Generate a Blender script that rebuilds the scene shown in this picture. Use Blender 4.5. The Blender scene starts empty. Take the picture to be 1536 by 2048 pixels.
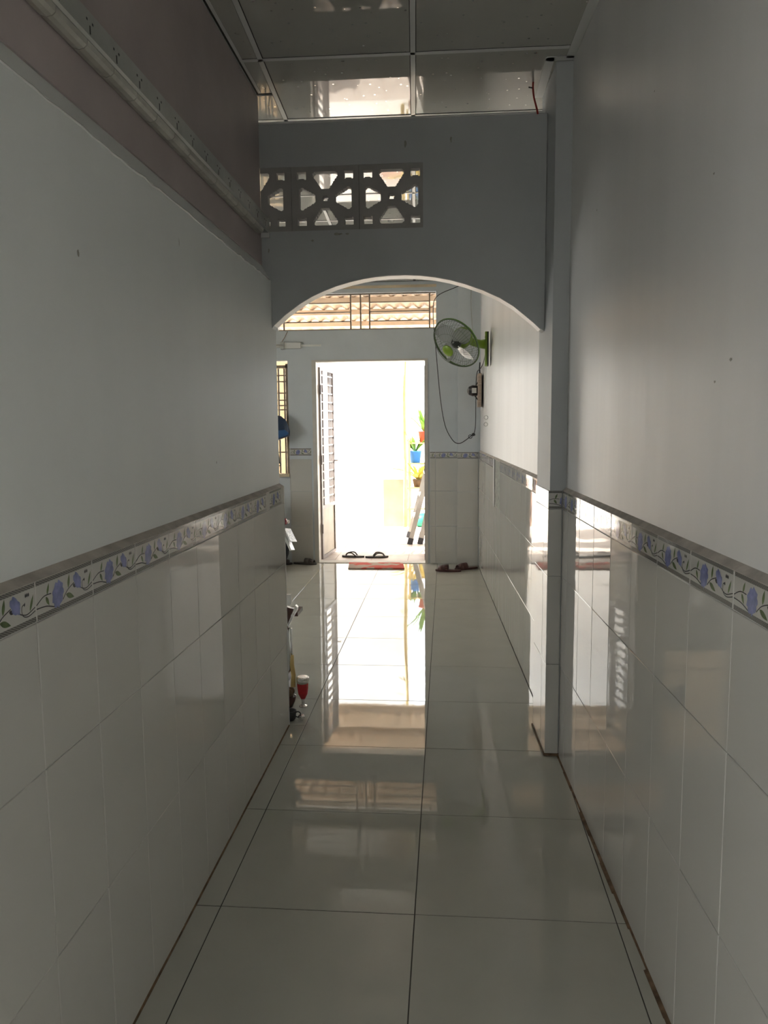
import bpy, math, random
from mathutils import Vector, Matrix, noise
random.seed(7)
S = bpy.context.scene
COL = S.collection
PI = math.pi

# ------------------------------------------------------------------ camera
F_PX, PITCH, YAW, ROLL, CAM_H = 1530.94, 0.113942, -0.0816287, -0.00881655, 1.476382
cam_d = bpy.data.cameras.new('camera'); cam = bpy.data.objects.new('camera', cam_d); COL.objects.link(cam)
cam_d.sensor_fit = 'VERTICAL'; cam_d.sensor_height = 36.0; cam_d.lens = F_PX / 2048 * 36.0
cam_d.clip_start = 0.02; cam_d.clip_end = 200
fw = Vector((math.sin(YAW)*math.cos(PITCH), math.cos(YAW)*math.cos(PITCH), -math.sin(PITCH)))
rt = Vector((math.cos(YAW), -math.sin(YAW), 0)); up = rt.cross(fw)
r2 = rt*math.cos(ROLL) + up*math.sin(ROLL); u2 = -rt*math.sin(ROLL) + up*math.cos(ROLL)
M = Matrix((r2, u2, -fw)).transposed().to_4x4(); M.translation = Vector((0, 0, CAM_H))
cam.matrix_world = M
S.camera = cam

# ------------------------------------------------------------------ world, sun, exposure
S.view_settings.view_transform = 'Standard'; S.view_settings.look = 'None'
S.view_settings.gamma = 1.0; S.view_settings.use_curve_mapping = False
S.view_settings.exposure = 2.52
S.cycles.max_bounces = 8; S.cycles.diffuse_bounces = 4; S.cycles.glossy_bounces = 5; S.cycles.transparent_max_bounces = 6
S.cycles.caustics_reflective = False; S.cycles.caustics_refractive = False
S.cycles.sample_clamp_indirect = 6.0; S.cycles.adaptive_threshold = 0.08
W = bpy.data.worlds.new('sky'); S.world = W; W.use_nodes = True
wn = W.node_tree.nodes; wn['Background'].inputs[0].default_value = (0.95, 0.975, 1.0, 1)
wn['Background'].inputs[1].default_value = 1.5
sun_d = bpy.data.lights.new('sun', 'SUN'); sun_d.energy = 4.2; sun_d.angle = 0.009; sun_d.color = (1.0, 0.95, 0.86)
sun = bpy.data.objects.new('sun', sun_d); COL.objects.link(sun)
sun.rotation_euler = Vector((0.90, 0.14, -0.85)).to_track_quat('-Z', 'Y').to_euler()   # comes from the left along the lane

# openings that let the sky in (sampling portals, they give no light of their own)
def portal(name, loc, rot, sx, sy):
    d = bpy.data.lights.new(name, 'AREA'); d.shape = 'RECTANGLE'; d.size = sx; d.size_y = sy; d.cycles.is_portal = True
    o = bpy.data.objects.new(name, d); COL.objects.link(o); o.location = loc; o.rotation_euler = rot
portal('portal_side', (-0.95, -0.95, 1.07), (0, -PI/2, 0), 2.1, 1.1)
portal('portal_door', (-0.8, 8.30, 1.075), (-PI/2, 0, 0), 1.2, 2.1)
portal('portal_added_window', (-3.70, 5.6, 1.5), (0, -PI/2, 0), 1.2, 1.2)
portal('portal_transom', (-0.93, 8.30, 2.64), (-PI/2, 0, 0), 1.64, 0.36)

# ------------------------------------------------------------------ materials
def mat(name, col, rough=0.5, metal=0.0, spec=0.5, var=0.06, scale=6.0, bump=0.0, bscale=30.0, coat=0.0, stretch=None, alpha=None, trans=0.0):
    m = bpy.data.materials.new(name); m.use_nodes = True
    nt = m.node_tree; n = nt.nodes; l = nt.links; b = n['Principled BSDF']
    b.inputs['Roughness'].default_value = rough; b.inputs['Metallic'].default_value = metal
    b.inputs['Specular IOR Level'].default_value = spec
    b.inputs['Coat Weight'].default_value = coat; b.inputs['Coat Roughness'].default_value = 0.05
    b.inputs['Transmission Weight'].default_value = trans
    tc = n.new('ShaderNodeTexCoord'); src = tc.outputs['Object']
    if stretch:
        mp = n.new('ShaderNodeMapping'); mp.inputs['Scale'].default_value = stretch; l.new(src, mp.inputs[0]); src = mp.outputs[0]
    nz = n.new('ShaderNodeTexNoise'); nz.inputs['Scale'].default_value = scale; nz.inputs['Detail'].default_value = 5
    l.new(src, nz.inputs['Vector'])
    rp = n.new('ShaderNodeValToRGB'); l.new(nz.outputs['Fac'], rp.inputs[0])
    c = Vector(col)
    rp.color_ramp.elements[0].position = 0.3; rp.color_ramp.elements[1].position = 0.7
    rp.color_ramp.elements[0].color = (*[max(0, x*(1-var)) for x in c], 1); rp.color_ramp.elements[1].color = (*[min(1, x*(1+var)) for x in c], 1)
    l.new(rp.outputs[0], b.inputs['Base Color'])
    if bump:
        nb = n.new('ShaderNodeTexNoise'); nb.inputs['Scale'].default_value = bscale; nb.inputs['Detail'].default_value = 2
        l.new(src, nb.inputs['Vector'])
        bp = n.new('ShaderNodeBump'); bp.inputs['Strength'].default_value = bump; bp.inputs['Distance'].default_value = 0.01
        l.new(nb.outputs['Fac'], bp.inputs['Height']); l.new(bp.outputs[0], b.inputs['Normal'])
    if alpha is not None:
        b.inputs['Alpha'].default_value = alpha
    return m

MT = {}
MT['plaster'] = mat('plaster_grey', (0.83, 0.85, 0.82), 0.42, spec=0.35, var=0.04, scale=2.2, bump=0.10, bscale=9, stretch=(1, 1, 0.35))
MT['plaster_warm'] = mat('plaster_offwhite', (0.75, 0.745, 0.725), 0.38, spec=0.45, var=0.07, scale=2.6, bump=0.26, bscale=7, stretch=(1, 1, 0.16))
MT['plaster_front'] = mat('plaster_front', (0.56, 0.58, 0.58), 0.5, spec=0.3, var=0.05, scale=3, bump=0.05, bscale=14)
MT['plaster_room'] = mat('plaster_room', (0.66, 0.70, 0.72), 0.5, spec=0.3, var=0.05, scale=3, bump=0.05, bscale=14)
MT['mauve'] = mat('mauve_board', (0.47, 0.405, 0.39), 0.45, spec=0.3, var=0.08, scale=4, bump=0.03, bscale=30)
MT['tile'] = mat('glazed_wall_tile', (0.62, 0.605, 0.555), 0.03, spec=0.5, var=0.02, scale=3, bump=0.035, bscale=7)
MT['ftile'] = mat('polished_floor_tile', (0.515, 0.512, 0.45), 0.022, spec=0.5, var=0.03, scale=5, bump=0.012, bscale=5)
MT['grout_w'] = mat('white_grout', (0.69, 0.68, 0.645), 0.7, var=0.12, scale=30)
MT['grout_d'] = mat('dark_grout', (0.06, 0.055, 0.045), 0.8, var=0.3, scale=20)
MT['mortar'] = mat('mortar_lip', (0.50, 0.455, 0.40), 0.8, var=0.2, scale=18, bump=0.3, bscale=40)
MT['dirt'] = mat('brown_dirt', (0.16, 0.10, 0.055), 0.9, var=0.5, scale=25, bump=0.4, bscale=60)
MT['white_pl'] = mat('white_plastic', (0.78, 0.78, 0.75), 0.25, var=0.03)
MT['black'] = mat('black_plastic', (0.02, 0.02, 0.022), 0.35, var=0.2)
MT['rubber'] = mat('dark_rubber', (0.035, 0.035, 0.04), 0.7, var=0.2)
MT['steel'] = mat('painted_steel', (0.27, 0.235, 0.225), 0.4, var=0.12, scale=14)
MT['iron'] = mat('brown_iron_bar', (0.30, 0.235, 0.17), 0.5, var=0.2, scale=14)
MT['alu'] = mat('aluminium', (0.66, 0.65, 0.62), 0.35, metal=0.6, var=0.08, scale=10)
MT['alu_dull'] = mat('dull_aluminium', (0.50, 0.51, 0.48), 0.35, metal=0.45, var=0.1, scale=10)
MT['purlin'] = mat('tan_purlin', (0.52, 0.41, 0.30), 0.7, var=0.12, scale=4)
MT['strip'] = mat('yellowed_plastic', (0.50, 0.485, 0.42), 0.3, var=0.18, scale=14)
MT['frame'] = mat('offwhite_frame', (0.66, 0.63, 0.57), 0.45, var=0.08, scale=9)
MT['panel'] = mat('worn_cream_panel', (0.47, 0.42, 0.33), 0.45, var=0.14, scale=6)
MT['ladder'] = mat('grey_ladder_metal', (0.34, 0.32, 0.29), 0.4, metal=0.2, var=0.1, scale=10)
MT['tan'] = mat('tan_wall', (0.56, 0.41, 0.24), 0.8, var=0.15, scale=4)
MT['gap'] = mat('bare_cement', (0.30, 0.31, 0.27), 0.85, var=0.4, scale=25, bump=0.5, bscale=50)
MT['cream'] = mat('cream_paint', (0.74, 0.62, 0.45), 0.7, var=0.12, scale=4)
MT['canopy'] = mat('canopy_sheet', (0.50, 0.375, 0.26), 0.6, var=0.16, scale=5)
MT['wood'] = mat('light_wood', (0.42, 0.33, 0.26), 0.6, var=0.2, scale=8, stretch=(1, 1, 8))
MT['darkwood'] = mat('dark_lacquered_wood', (0.075, 0.03, 0.022), 0.25, var=0.35, scale=12)
MT['green'] = mat('green_plastic', (0.24, 0.38, 0.04), 0.3, var=0.05)
MT['green_d'] = mat('dark_green_plastic', (0.10, 0.22, 0.025), 0.4, var=0.1)
MT['blade'] = mat('smoky_clear_blade', (0.42, 0.44, 0.44), 0.25, var=0.03, alpha=0.8)
MT['guard'] = mat('guard_wire', (0.10, 0.13, 0.09), 0.4, metal=0.3, var=0.1)
MT['chrome'] = mat('chrome', (0.75, 0.75, 0.75), 0.12, metal=1.0, var=0.03)
MT['navy'] = mat('navy_shell', (0.02, 0.045, 0.10), 0.35, var=0.2)
MT['navy_l'] = mat('blue_brim', (0.03, 0.11, 0.27), 0.4, var=0.15)
MT['red'] = mat('red_lens', (0.55, 0.02, 0.03), 0.15, var=0.2, scale=40)
MT['tail'] = mat('dark_red_lens', (0.28, 0.012, 0.03), 0.15, var=0.2, scale=40)
MT['redcord'] = mat('red_cord', (0.42, 0.03, 0.02), 0.6)
MT['maroon'] = mat('maroon_leatherette', (0.085, 0.03, 0.025), 0.5, var=0.2)
MT['shoe'] = mat('dark_grey_rubber', (0.07, 0.062, 0.055), 0.6, var=0.2)
MT['porch'] = mat('porch_tile', (0.56, 0.48, 0.42), 0.5, var=0.14, scale=9)
MT['concrete'] = mat('pale_concrete', (0.72, 0.69, 0.64), 0.8, var=0.08, scale=3, bump=0.2, bscale=12)
MT['pinkwall'] = mat('stained_pink_wall', (0.36, 0.22, 0.165), 0.85, var=0.2, scale=3, bump=0.2, bscale=12)
MT['whitewall'] = mat('white_wall', (0.86, 0.85, 0.82), 0.8, var=0.04, scale=3)
MT['leaf'] = mat('green_leaf', (0.16, 0.32, 0.05), 0.5, var=0.4, scale=9)
MT['leaf_y'] = mat('yellow_leaf', (0.58, 0.45, 0.10), 0.5, var=0.3, scale=9)
MT['potred'] = mat('red_pot', (0.42, 0.07, 0.05), 0.5, var=0.15)
MT['potblue'] = mat('blue_pot', (0.04, 0.20, 0.62), 0.45, var=0.15)
MT['tarp'] = mat('green_tarp', (0.02, 0.25, 0.15), 0.5, var=0.2)
MT['soil'] = mat('brown_soil', (0.10, 0.06, 0.035), 0.9, var=0.4, scale=20)
MT['trunk'] = mat('yellow_bamboo', (0.55, 0.42, 0.17), 0.6, var=0.3, scale=7)
MT['cyan'] = mat('cyan_sheet', (0.10, 0.42, 0.60), 0.5, var=0.1)
MT['candle'] = mat('yellow_wax', (0.66, 0.47, 0.18), 0.5, var=0.15)
MT['ginger'] = mat('brown_root', (0.17, 0.115, 0.065), 0.8, var=0.35, scale=30, bump=0.5, bscale=60)
MT['glass'] = mat('clear_glass', (0.95, 0.95, 0.95), 0.03, var=0.0, trans=0.95)
MT['silver'] = mat('silver_foil', (0.72, 0.70, 0.68), 0.25, metal=0.9, var=0.2, scale=60, bump=0.5, bscale=120)
MT['brown_br'] = mat('breeze_concrete', (0.42, 0.405, 0.385), 0.75, var=0.08, scale=8, bump=0.15, bscale=30)
# prints fired onto the border tiles
MT['p_blue'] = mat('print_blue', (0.235, 0.255, 0.47), 0.06, var=0.35, scale=60)
MT['p_green'] = mat('print_green', (0.13, 0.18, 0.075), 0.06, var=0.3, scale=70)
MT['p_dark'] = mat('print_dark', (0.055, 0.05, 0.05), 0.06, var=0.25, scale=60)
def weave(name):
    m = mat(name, (0.2, 0.19, 0.17), 0.08)
    nt = m.node_tree; n = nt.nodes; l = nt.links; b = n['Principled BSDF']
    ck = n.new('ShaderNodeTexChecker'); ck.inputs['Scale'].default_value = 330
    ck.inputs['Color1'].default_value = (0.30, 0.29, 0.26, 1); ck.inputs['Color2'].default_value = (0.085, 0.078, 0.07, 1)
    tc = n['Texture Coordinate']; mp = n.new('ShaderNodeMapping'); mp.inputs['Rotation'].default_value = (0, 0.35, 0); mp.inputs['Location'].default_value = (0, 0.0013, 0)
    l.new(tc.outputs['Object'], mp.inputs[0]); l.new(mp.outputs[0], ck.inputs['Vector']); l.new(ck.outputs['Color'], b.inputs['Base Color'])
    return m
MT['p_band'] = weave('print_woven_band')
def starred(name):
    m = mat(name, (0.52, 0.51, 0.46), 0.03, spec=0.5, var=0.05, scale=3, bump=0.02, bscale=2.2)
    nt = m.node_tree; n = nt.nodes; l = nt.links; b = n['Principled BSDF']
    tc = n['Texture Coordinate']
    v = n.new('ShaderNodeTexVoronoi'); v.inputs['Scale'].default_value = 22; v.inputs['Randomness'].default_value = 1.0
    l.new(tc.outputs['Object'], v.inputs['Vector'])
    lt = n.new('ShaderNodeMath'); lt.operation = 'LESS_THAN'; lt.inputs[1].default_value = 0.10; l.new(v.outputs['Distance'], lt.inputs[0])
    mx = n.new('ShaderNodeMix'); mx.data_type = 'RGBA'; l.new(lt.outputs[0], mx.inputs[0])
    old = b.inputs['Base Color'].links[0].from_socket
    l.new(old, mx.inputs[6]); mx.inputs[7].default_value = (0.88, 0.87, 0.82, 1); l.new(mx.outputs[2], b.inputs['Base Color'])
    l.new(lt.outputs[0], b.inputs['Metallic'])
    return m
MT['pvc'] = starred('star_print_ceiling_sheet')
def mat_print():
    m = mat('doormat_weave', (0.5, 0.4, 0.33), 0.95)
    nt = m.node_tree; n = nt.nodes; l = nt.links; b = n['Principled BSDF']; tc = n['Texture Coordinate']
    nz = n.new('ShaderNodeTexNoise'); nz.inputs['Scale'].default_value = 5.5; l.new(tc.outputs['Object'], nz.inputs['Vector'])
    rp = n.new('ShaderNodeValToRGB'); l.new(nz.outputs['Fac'], rp.inputs[0])
    rp.color_ramp.elements[0].position = 0.47; rp.color_ramp.elements[0].color = (0.50, 0.38, 0.30, 1)
    rp.color_ramp.elements[1].position = 0.53; rp.color_ramp.elements[1].color = (0.62, 0.09, 0.06, 1)
    l.new(rp.outputs[0], b.inputs['Base Color']); return m
MT['doormat'] = mat_print()
def plate_mat():
    m = mat('plate_face', (0.62, 0.60, 0.54), 0.4)
    nt = m.node_tree; n = nt.nodes; l = nt.links; b = n['Principled BSDF']; tc = n['Texture Coordinate']
    nz = n.new('ShaderNodeTexNoise'); nz.inputs['Scale'].default_value = 70; l.new(tc.outputs['Object'], nz.inputs['Vector'])
    rp = n.new('ShaderNodeValToRGB'); l.new(nz.outputs['Fac'], rp.inputs[0])
    rp.color_ramp.elements[0].position = 0.40; rp.color_ramp.elements[0].color = (0.30, 0.29, 0.26, 1)
    rp.color_ramp.elements[1].position = 0.55; rp.color_ramp.elements[1].color = (0.62, 0.60, 0.54, 1)
    l.new(rp.outputs[0], b.inputs['Base Color']); return m
MT['plate'] = plate_mat()

# ------------------------------------------------------------------ mesh helpers
class MB:
    def __init__(s): s.v = []; s.f = []; s.m = []; s.mi = 0
    def quad(s, *p):
        k = len(s.v); s.v += [tuple(q) for q in p]; s.f.append(tuple(range(k, k+len(p)))); s.m.append(s.mi); return s
    def box(s, x0, x1, y0, y1, z0, z1):
        k = len(s.v)
        s.v += [(x0,y0,z0),(x1,y0,z0),(x1,y1,z0),(x0,y1,z0),(x0,y0,z1),(x1,y0,z1),(x1,y1,z1),(x0,y1,z1)]
        for f in ((0,3,2,1),(4,5,6,7),(0,1,5,4),(1,2,6,5),(2,3,7,6),(3,0,4,7)): s.f.append(tuple(k+i for i in f)); s.m.append(s.mi)
        return s
    def prism(s, poly, d):          # poly: 3D points (planar), d: extrusion vector
        k = len(s.v); n = len(poly); d = Vector(d)
        s.v += [tuple(p) for p in poly] + [tuple(Vector(p)+d) for p in poly]
        s.f.append(tuple(k+i for i in range(n))[::-1]); s.f.append(tuple(k+n+i for i in range(n))); s.m += [s.mi, s.mi]
        for i in range(n):
            j = (i+1) % n; s.f.append((k+i, k+j, k+n+j, k+n+i)); s.m.append(s.mi)
        return s
    def bar(s, a, b, w, h=None, upv=(0,0,1)):
        a = Vector(a); b = Vector(b); h = h or w; d = (b-a).normalized(); u = Vector(upv)
        if abs(d.dot(u)) > 0.97: u = Vector((0,1,0))
        x = d.cross(u).normalized()*w/2; y = x.cross(d).normalized()*h/2
        return s.prism([a-x-y, a+x-y, a+x+y, a-x+y], b-a)
    def tube(s, pts, r, n=8, cap=True):
        pts = [Vector(p) for p in pts]; rs = r if isinstance(r, (list, tuple)) else [r]*len(pts); k0 = len(s.v); ref = None
        for i, p in enumerate(pts):
            d = (pts[min(i+1, len(pts)-1)] - pts[max(i-1, 0)]).normalized()
            if ref is None: ref = Vector((0,0,1)) if abs(d.z) < 0.9 else Vector((1,0,0))
            x = d.cross(ref).normalized(); y = x.cross(d).normalized(); ref = y
            s.v += [tuple(p + (x*math.cos(2*PI*j/n) + y*math.sin(2*PI*j/n))*rs[i]) for j in range(n)]
        for i in range(len(pts)-1):
            for j in range(n):
                a = k0+i*n+j; b = k0+i*n+(j+1) % n; s.f.append((a, a+n, b+n, b)); s.m.append(s.mi)
        if cap:
            s.f.append(tuple(k0+j for j in range(n))); e = k0+(len(pts)-1)*n
            s.f.append(tuple(e+j for j in range(n))[::-1]); s.m += [s.mi, s.mi]
        return s
    def lathe(s, prof, n=20, c=(0,0,0), ax=None):   # prof: (r, z) list, revolved about local z (or ax matrix)
        k0 = len(s.v); c = Vector(c)
        for r, z in prof:
            for j in range(n):
                p = Vector((r*math.cos(2*PI*j/n), r*math.sin(2*PI*j/n), z))
                if ax: p = ax @ p
                s.v.append(tuple(p+c))
        for i in range(len(prof)-1):
            for j in range(n):
                a = k0+i*n+j; b = k0+i*n+(j+1) % n; s.f.append((a, b, b+n, a+n)); s.m.append(s.mi)
        s.f.append(tuple(k0+j for j in range(n))[::-1]); e = k0+(len(prof)-1)*n
        s.f.append(tuple(e+j for j in range(n))); s.m += [s.mi, s.mi]
        return s
    def ell(s, c, r, n=16, m=10, ax=None):
        prof = [(max(1e-4, math.sin(PI*i/m)), -math.cos(PI*i/m)) for i in range(m+1)]
        k = len(s.v); s.lathe(prof, n)
        for i in range(k, len(s.v)):
            p = Vector((s.v[i][0]*r[0], s.v[i][1]*r[1], s.v[i][2]*r[2]))
            if ax: p = ax @ p
            s.v[i] = tuple(p + Vector(c))
        return s
    def torus(s, R, r, n=36, m=6, c=(0,0,0), ax=None):
        k0 = len(s.v); c = Vector(c)
        for i in range(n):
            for j in range(m):
                a = 2*PI*i/n; b = 2*PI*j/m
                p = Vector(((R+r*math.cos(b))*math.cos(a), (R+r*math.cos(b))*math.sin(a), r*math.sin(b)))
                if ax: p = ax @ p
                s.v.append(tuple(p+c))
        for i in range(n):
            for j in range(m):
                s.f.append((k0+i*m+j, k0+((i+1)%n)*m+j, k0+((i+1)%n)*m+(j+1)%m, k0+i*m+(j+1)%m)); s.m.append(s.mi)
        return s
    def mesh(s, name, mats, smooth=False):
        me = bpy.data.meshes.new(name); me.from_pydata(s.v, [], s.f)
        for m_ in (mats if isinstance(mats, (list, tuple)) else [mats]): me.materials.append(MT[m_] if isinstance(m_, str) else m_)
        me.polygons.foreach_set('material_index', s.m)
        if smooth: me.polygons.foreach_set('use_smooth', [True]*len(s.f))
        me.update(); return me
    def obj(s, name, mats, parent=None, smooth=False, loc=None, rot=None, mw=None):
        o = bpy.data.objects.new(name, s.mesh(name, mats, smooth)); COL.objects.link(o)
        if parent: o.parent = parent
        if mw is not None: o.matrix_local = mw
        if loc is not None: o.location = loc
        if rot is not None: o.rotation_euler = rot
        return o
def tag(o, label=None, cat=None, group=None, kind=None):
    if label: o['label'] = label
    if cat: o['category'] = cat
    if group: o['group'] = group
    if kind: o['kind'] = kind
    return o
def struct(o, label=None): return tag(o, label, None, None, 'structure')
def empty(name, loc, label, cat, group=None, rot=None):
    o = bpy.data.objects.new(name, None); COL.objects.link(o); o.location = loc; o.empty_display_size = 0.05
    if rot: o.rotation_euler = rot
    return tag(o, label, cat, group)
def instance(src, parent, mw, name=None):
    c = bpy.data.objects.new(name or src.name.split('.')[0], src if isinstance(src, bpy.types.Mesh) else src.data); COL.objects.link(c)
    c.parent = parent; c.matrix_local = mw; return c
def clip(poly, a, b, c):           # keep a*x+b*y >= c
    out = []
    for i in range(len(poly)):
        p = poly[i]; q = poly[(i+1) % len(poly)]; dp = a*p[0]+b*p[1]-c; dq = a*q[0]+b*q[1]-c
        if dp >= 0: out.append(p)
        if dp*dq < 0:
            t = dp/(dp-dq); out.append((p[0]+(q[0]-p[0])*t, p[1]+(q[1]-p[1])*t))
    return out
def inset(poly, d):                # convex CCW polygon
    n = len(poly); out = []
    for i in range(n):
        p0 = Vector(poly[i-1]); p = Vector(poly[i]); p1 = Vector(poly[(i+1) % n])
        e0 = (p-p0).normalized(); e1 = (p1-p).normalized(); n0 = Vector((-e0.y, e0.x)); n1 = Vector((-e1.y, e1.x))
        b = n0+n1; k = max(0.35, b.length_squared/2); out.append(tuple(p + b*(d/k)))
    return out
def slab(poly, zt, zb, ch=0.0012):  # chamfered floor piece, top at zt
    mb = MB(); n = len(poly); ins = inset(poly, ch); s = 1 if zt > zb else -1
    mb.v = [(*p, zt) for p in ins] + [(*p, zt - s*ch) for p in poly] + [(*p, zb) for p in poly]
    mb.f = [tuple(range(n))[::s]]; mb.m = [0]
    for r in (0, n):
        for i in range(n):
            j = (i+1) % n; q = (r+i, r+n+i, r+n+j, r+j); mb.f.append(q[::s]); mb.m.append(0)
    return mb

# ------------------------------------------------------------------ room numbers
CZ = 2.93                                    # ceiling
XL = -0.775                                  # tile face of the left passage wall
def XR(y): return 0.498 - 0.0355*(y-3.32)    # tile face of the right wall (runs slightly askew)
RT = Vector((-0.0355, 1, 0)).normalized()    # along the right wall, away from camera
RN = Vector((-RT.y, RT.x, 0))                # out of the right wall
YA0, YA1 = 3.52, 3.60                        # arch wall
YF = 8.05                                    # inner face of the front wall
BACK = -2.3; WELL = BACK; SY0, SY1, SZ = -1.5, -0.4, 2.13
ROWS = [(0.0, 0.42), (0.42, 0.815), (0.815, 1.108)]
BORD = (1.108, 1.188)
G = 0.0022                                   # joint

# ------------------------------------------------------------------ floor
mb = MB(); mb.box(-3.65, 1.0, BACK, 8.17, -0.12, -0.0016)
floor = struct(mb.obj('floor', 'grout_d'), 'polished pale floor of large square tiles')
gx = [-0.0946 + 0.6*i for i in range(-6, 3)]; gy = [1.5662 + 0.6*j for j in range(-2, 12)]
def add_floor(poly):
    if len(poly) < 3: return
    c = sum((Vector(p) for p in poly), Vector((0, 0)))/len(poly)
    loc = [(p[0]-c.x, p[1]-c.y) for p in poly]
    o = slab(inset(loc, 0.0016), 0.0, -0.0015, 0.0008).obj('floor_tile', 'ftile', floor, loc=(c.x, c.y, 0))
    o.rotation_euler = (random.gauss(0, 0.0007), random.gauss(0, 0.0007), 0)
for i in range(len(gx)-1):
    for j in range(len(gy)-1):
        p = [(gx[i], gy[j]), (gx[i+1], gy[j]), (gx[i+1], gy[j+1]), (gx[i], gy[j+1])]
        p = clip(p, -1, -0.0355, -(XR(0)-0.002)); p = clip(p, 0, -1, -8.16); p = clip(p, 1, 0, -3.49) if p else p
        if not p: continue
        if gx[i] < -0.7 :
            if gy[j+1] <= YA1:
                p = clip(p, 1, 0, XL+0.001)
                if p and max(q[0] for q in p)-min(q[0] for q in p) > 0.01: add_floor(p)
                continue
            if gy[j] < YA1:
                a = clip(clip(p, 1, 0, XL+0.001), 0, -1, -YA1)
                if len(a) > 2 and max(q[0] for q in a)-min(q[0] for q in a) > 0.01: add_floor(a)
                p = clip(p, 0, 1, YA1)
        if len(p) > 2 and max(q[0] for q in p)-min(q[0] for q in p) > 0.004: add_floor(p)

# ------------------------------------------------------------------ wall tiles
_tile = {}
def tile_mesh(w, h, m='tile', t=0.007):
    k = (round(w, 4), round(h, 4), m)
    if k not in _tile:
        c = 0.0013; mb_ = MB(); W2, H2 = w/2, h/2
        fr = [(-W2+c, -t, -H2+c), (W2-c, -t, -H2+c), (W2-c, -t, H2-c), (-W2+c, -t, H2-c)]
        ed = [(-W2, -t+c, -H2), (W2, -t+c, -H2), (W2, -t+c, H2), (-W2, -t+c, H2)]
        bk = [(-W2, 0, -H2), (W2, 0, -H2), (W2, 0, H2), (-W2, 0, H2)]
        mb_.v = fr+ed+bk; mb_.f = [(0,1,2,3)]
        for r in (0, 4):
            for i in range(4): mb_.f.append((r+i, r+4+i, r+4+(i+1)%4, r+(i+1)%4))
        mb_.m = [0]*len(mb_.f); _tile[k] = mb_.mesh('tile', m)
    return _tile[k]
# painted vine of a border tile; u to the viewer's right, v up, both 0..1
def vine_mesh(w, h, u0=0.0, u1=1.0):
    mb_ = MB(); L = 0.2345
    def P(u, v, e=0.0002): return ((u-(u0+u1)/2)*L, -0.0072-e, (v-0.5)*h)
    def blob(pts, m, e=0.0002):
        pts = [(min(max(u, u0+0.01), u1-0.01), v) for u, v in pts]
        mb_.mi = m; mb_.quad(*[P(u, v, e) for u, v in pts])
    def leaf(a, b, wd, m):
        a = Vector(a); b = Vector(b); d = b-a; n = Vector((-d.y*h/L, d.x*L/h)).normalized() if d.length else Vector((1, 0))
        n = Vector((n.x*1.0, n.y)); n = Vector((-d.y, d.x)); n = Vector((n.x*(h/L)**2, n.y)); n.normalize()
        s1, s2 = [], []
        for i in range(9):
            t = i/8; k = math.sin(PI*t**0.8)*wd; c = a+d*t; s1.append(c+n*k); s2.append(c-n*k)
        if max(p.x for p in s1+s2) < u0 or min(p.x for p in s1+s2) > u1: return
        blob([(p.x, p.y) for p in s2+s1[::-1]], m)
    def stem(pts, wd):
        mb_.mi = 2
        pp = [Vector(p) for p in pts]; fine = []
        for i in range(len(pp)-1):
            p0 = pp[max(i-1, 0)]; p1 = pp[i]; p2 = pp[i+1]; p3 = pp[min(i+2, len(pp)-1)]
            for k in range(5):
                t = k/5; fine.append(0.5*((2*p1)+(p2-p0)*t+(2*p0-5*p1+4*p2-p3)*t*t+(3*p1-p0-3*p2+p3)*t**3))
        fine.append(pp[-1])
        for a, b in zip(fine, fine[1:]):
            if min(a.x, b.x) < u0 or max(a.x, b.x) > u1: continue
            d = Vector(((b.x-a.x)*L, (b.y-a.y)*h)); n = Vector((-d.y, d.x)).normalized()*wd/2; n = Vector((n.x/L, n.y/h))
            mb_.quad(P(*(a-n), 0.0001), P(*(b-n), 0.0001), P(*(b+n), 0.0001), P(*(a+n), 0.0001))
    def flower(cu, cv, ru, rv, k, tilt):
        if cu+ru < u0 or cu-ru > u1: return
        pts = []
        for i in range(28):
            a = 2*PI*i/28; r = 1+0.09*math.sin(k*a+1.0)+0.05*math.sin((k+4)*a)
            du = math.cos(a)*r*ru; dv = math.sin(a)*r*rv; pts.append((cu+du+tilt*dv, cv+dv))
        blob(pts, 0, 0.0003)
    stem([(0.0, 0.40), (0.12, 0.55), (0.24, 0.55)], 0.0022)
    stem([(0.0, 0.31), (0.08, 0.30), (0.17, 0.27), (0.29, 0.17)], 0.0024)
    stem([(0.43, 0.26), (0.52, 0.46), (0.64, 0.58)], 0.0022)
    stem([(0.73, 0.42), (0.79, 0.33), (0.87, 0.29), (1.0, 0.40)], 0.0022)
    stem([(0.825, 0.56), (0.79, 0.50), (0.80, 0.30), (0.88, 0.23), (1.0, 0.31)], 0.0020)
    leaf((0.17, 0.56), (0.21, 0.84), 0.024, 1); leaf((0.15, 0.52), (0.20, 0.27), 0.035, 1)
    leaf((0.53, 0.50), (0.56, 0.87), 0.024, 1); leaf((0.485, 0.36), (0.63, 0.20), 0.07, 1)
    leaf((0.90, 0.33), (0.965, 0.72), 0.026, 1)
    flower(0.35, 0.46, 0.095, 0.34, 9, 0.05); flower(0.70, 0.60, 0.065, 0.23, 5, -0.12)
    leaf((0.615, 0.53), (0.68, 0.45), 0.05, 2)
    for k in range(3): leaf((0.85+0.022*k, 0.70), (0.85+0.022*k, 0.81), 0.009, 2)
    leaf((0.825, 0.50), (0.835, 0.60), 0.012, 2)
    mb_.mi = 3
    for v0, v1 in ((0.02, 0.145), (0.875, 0.985)): mb_.quad(P(u0+0.004, v0), P(u1-0.004, v0), P(u1-0.004, v1), P(u0+0.004, v1))
    return mb_.mesh('flower_print', ['p_blue', 'p_green', 'p_dark', 'p_band'])
_vine = {}
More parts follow.
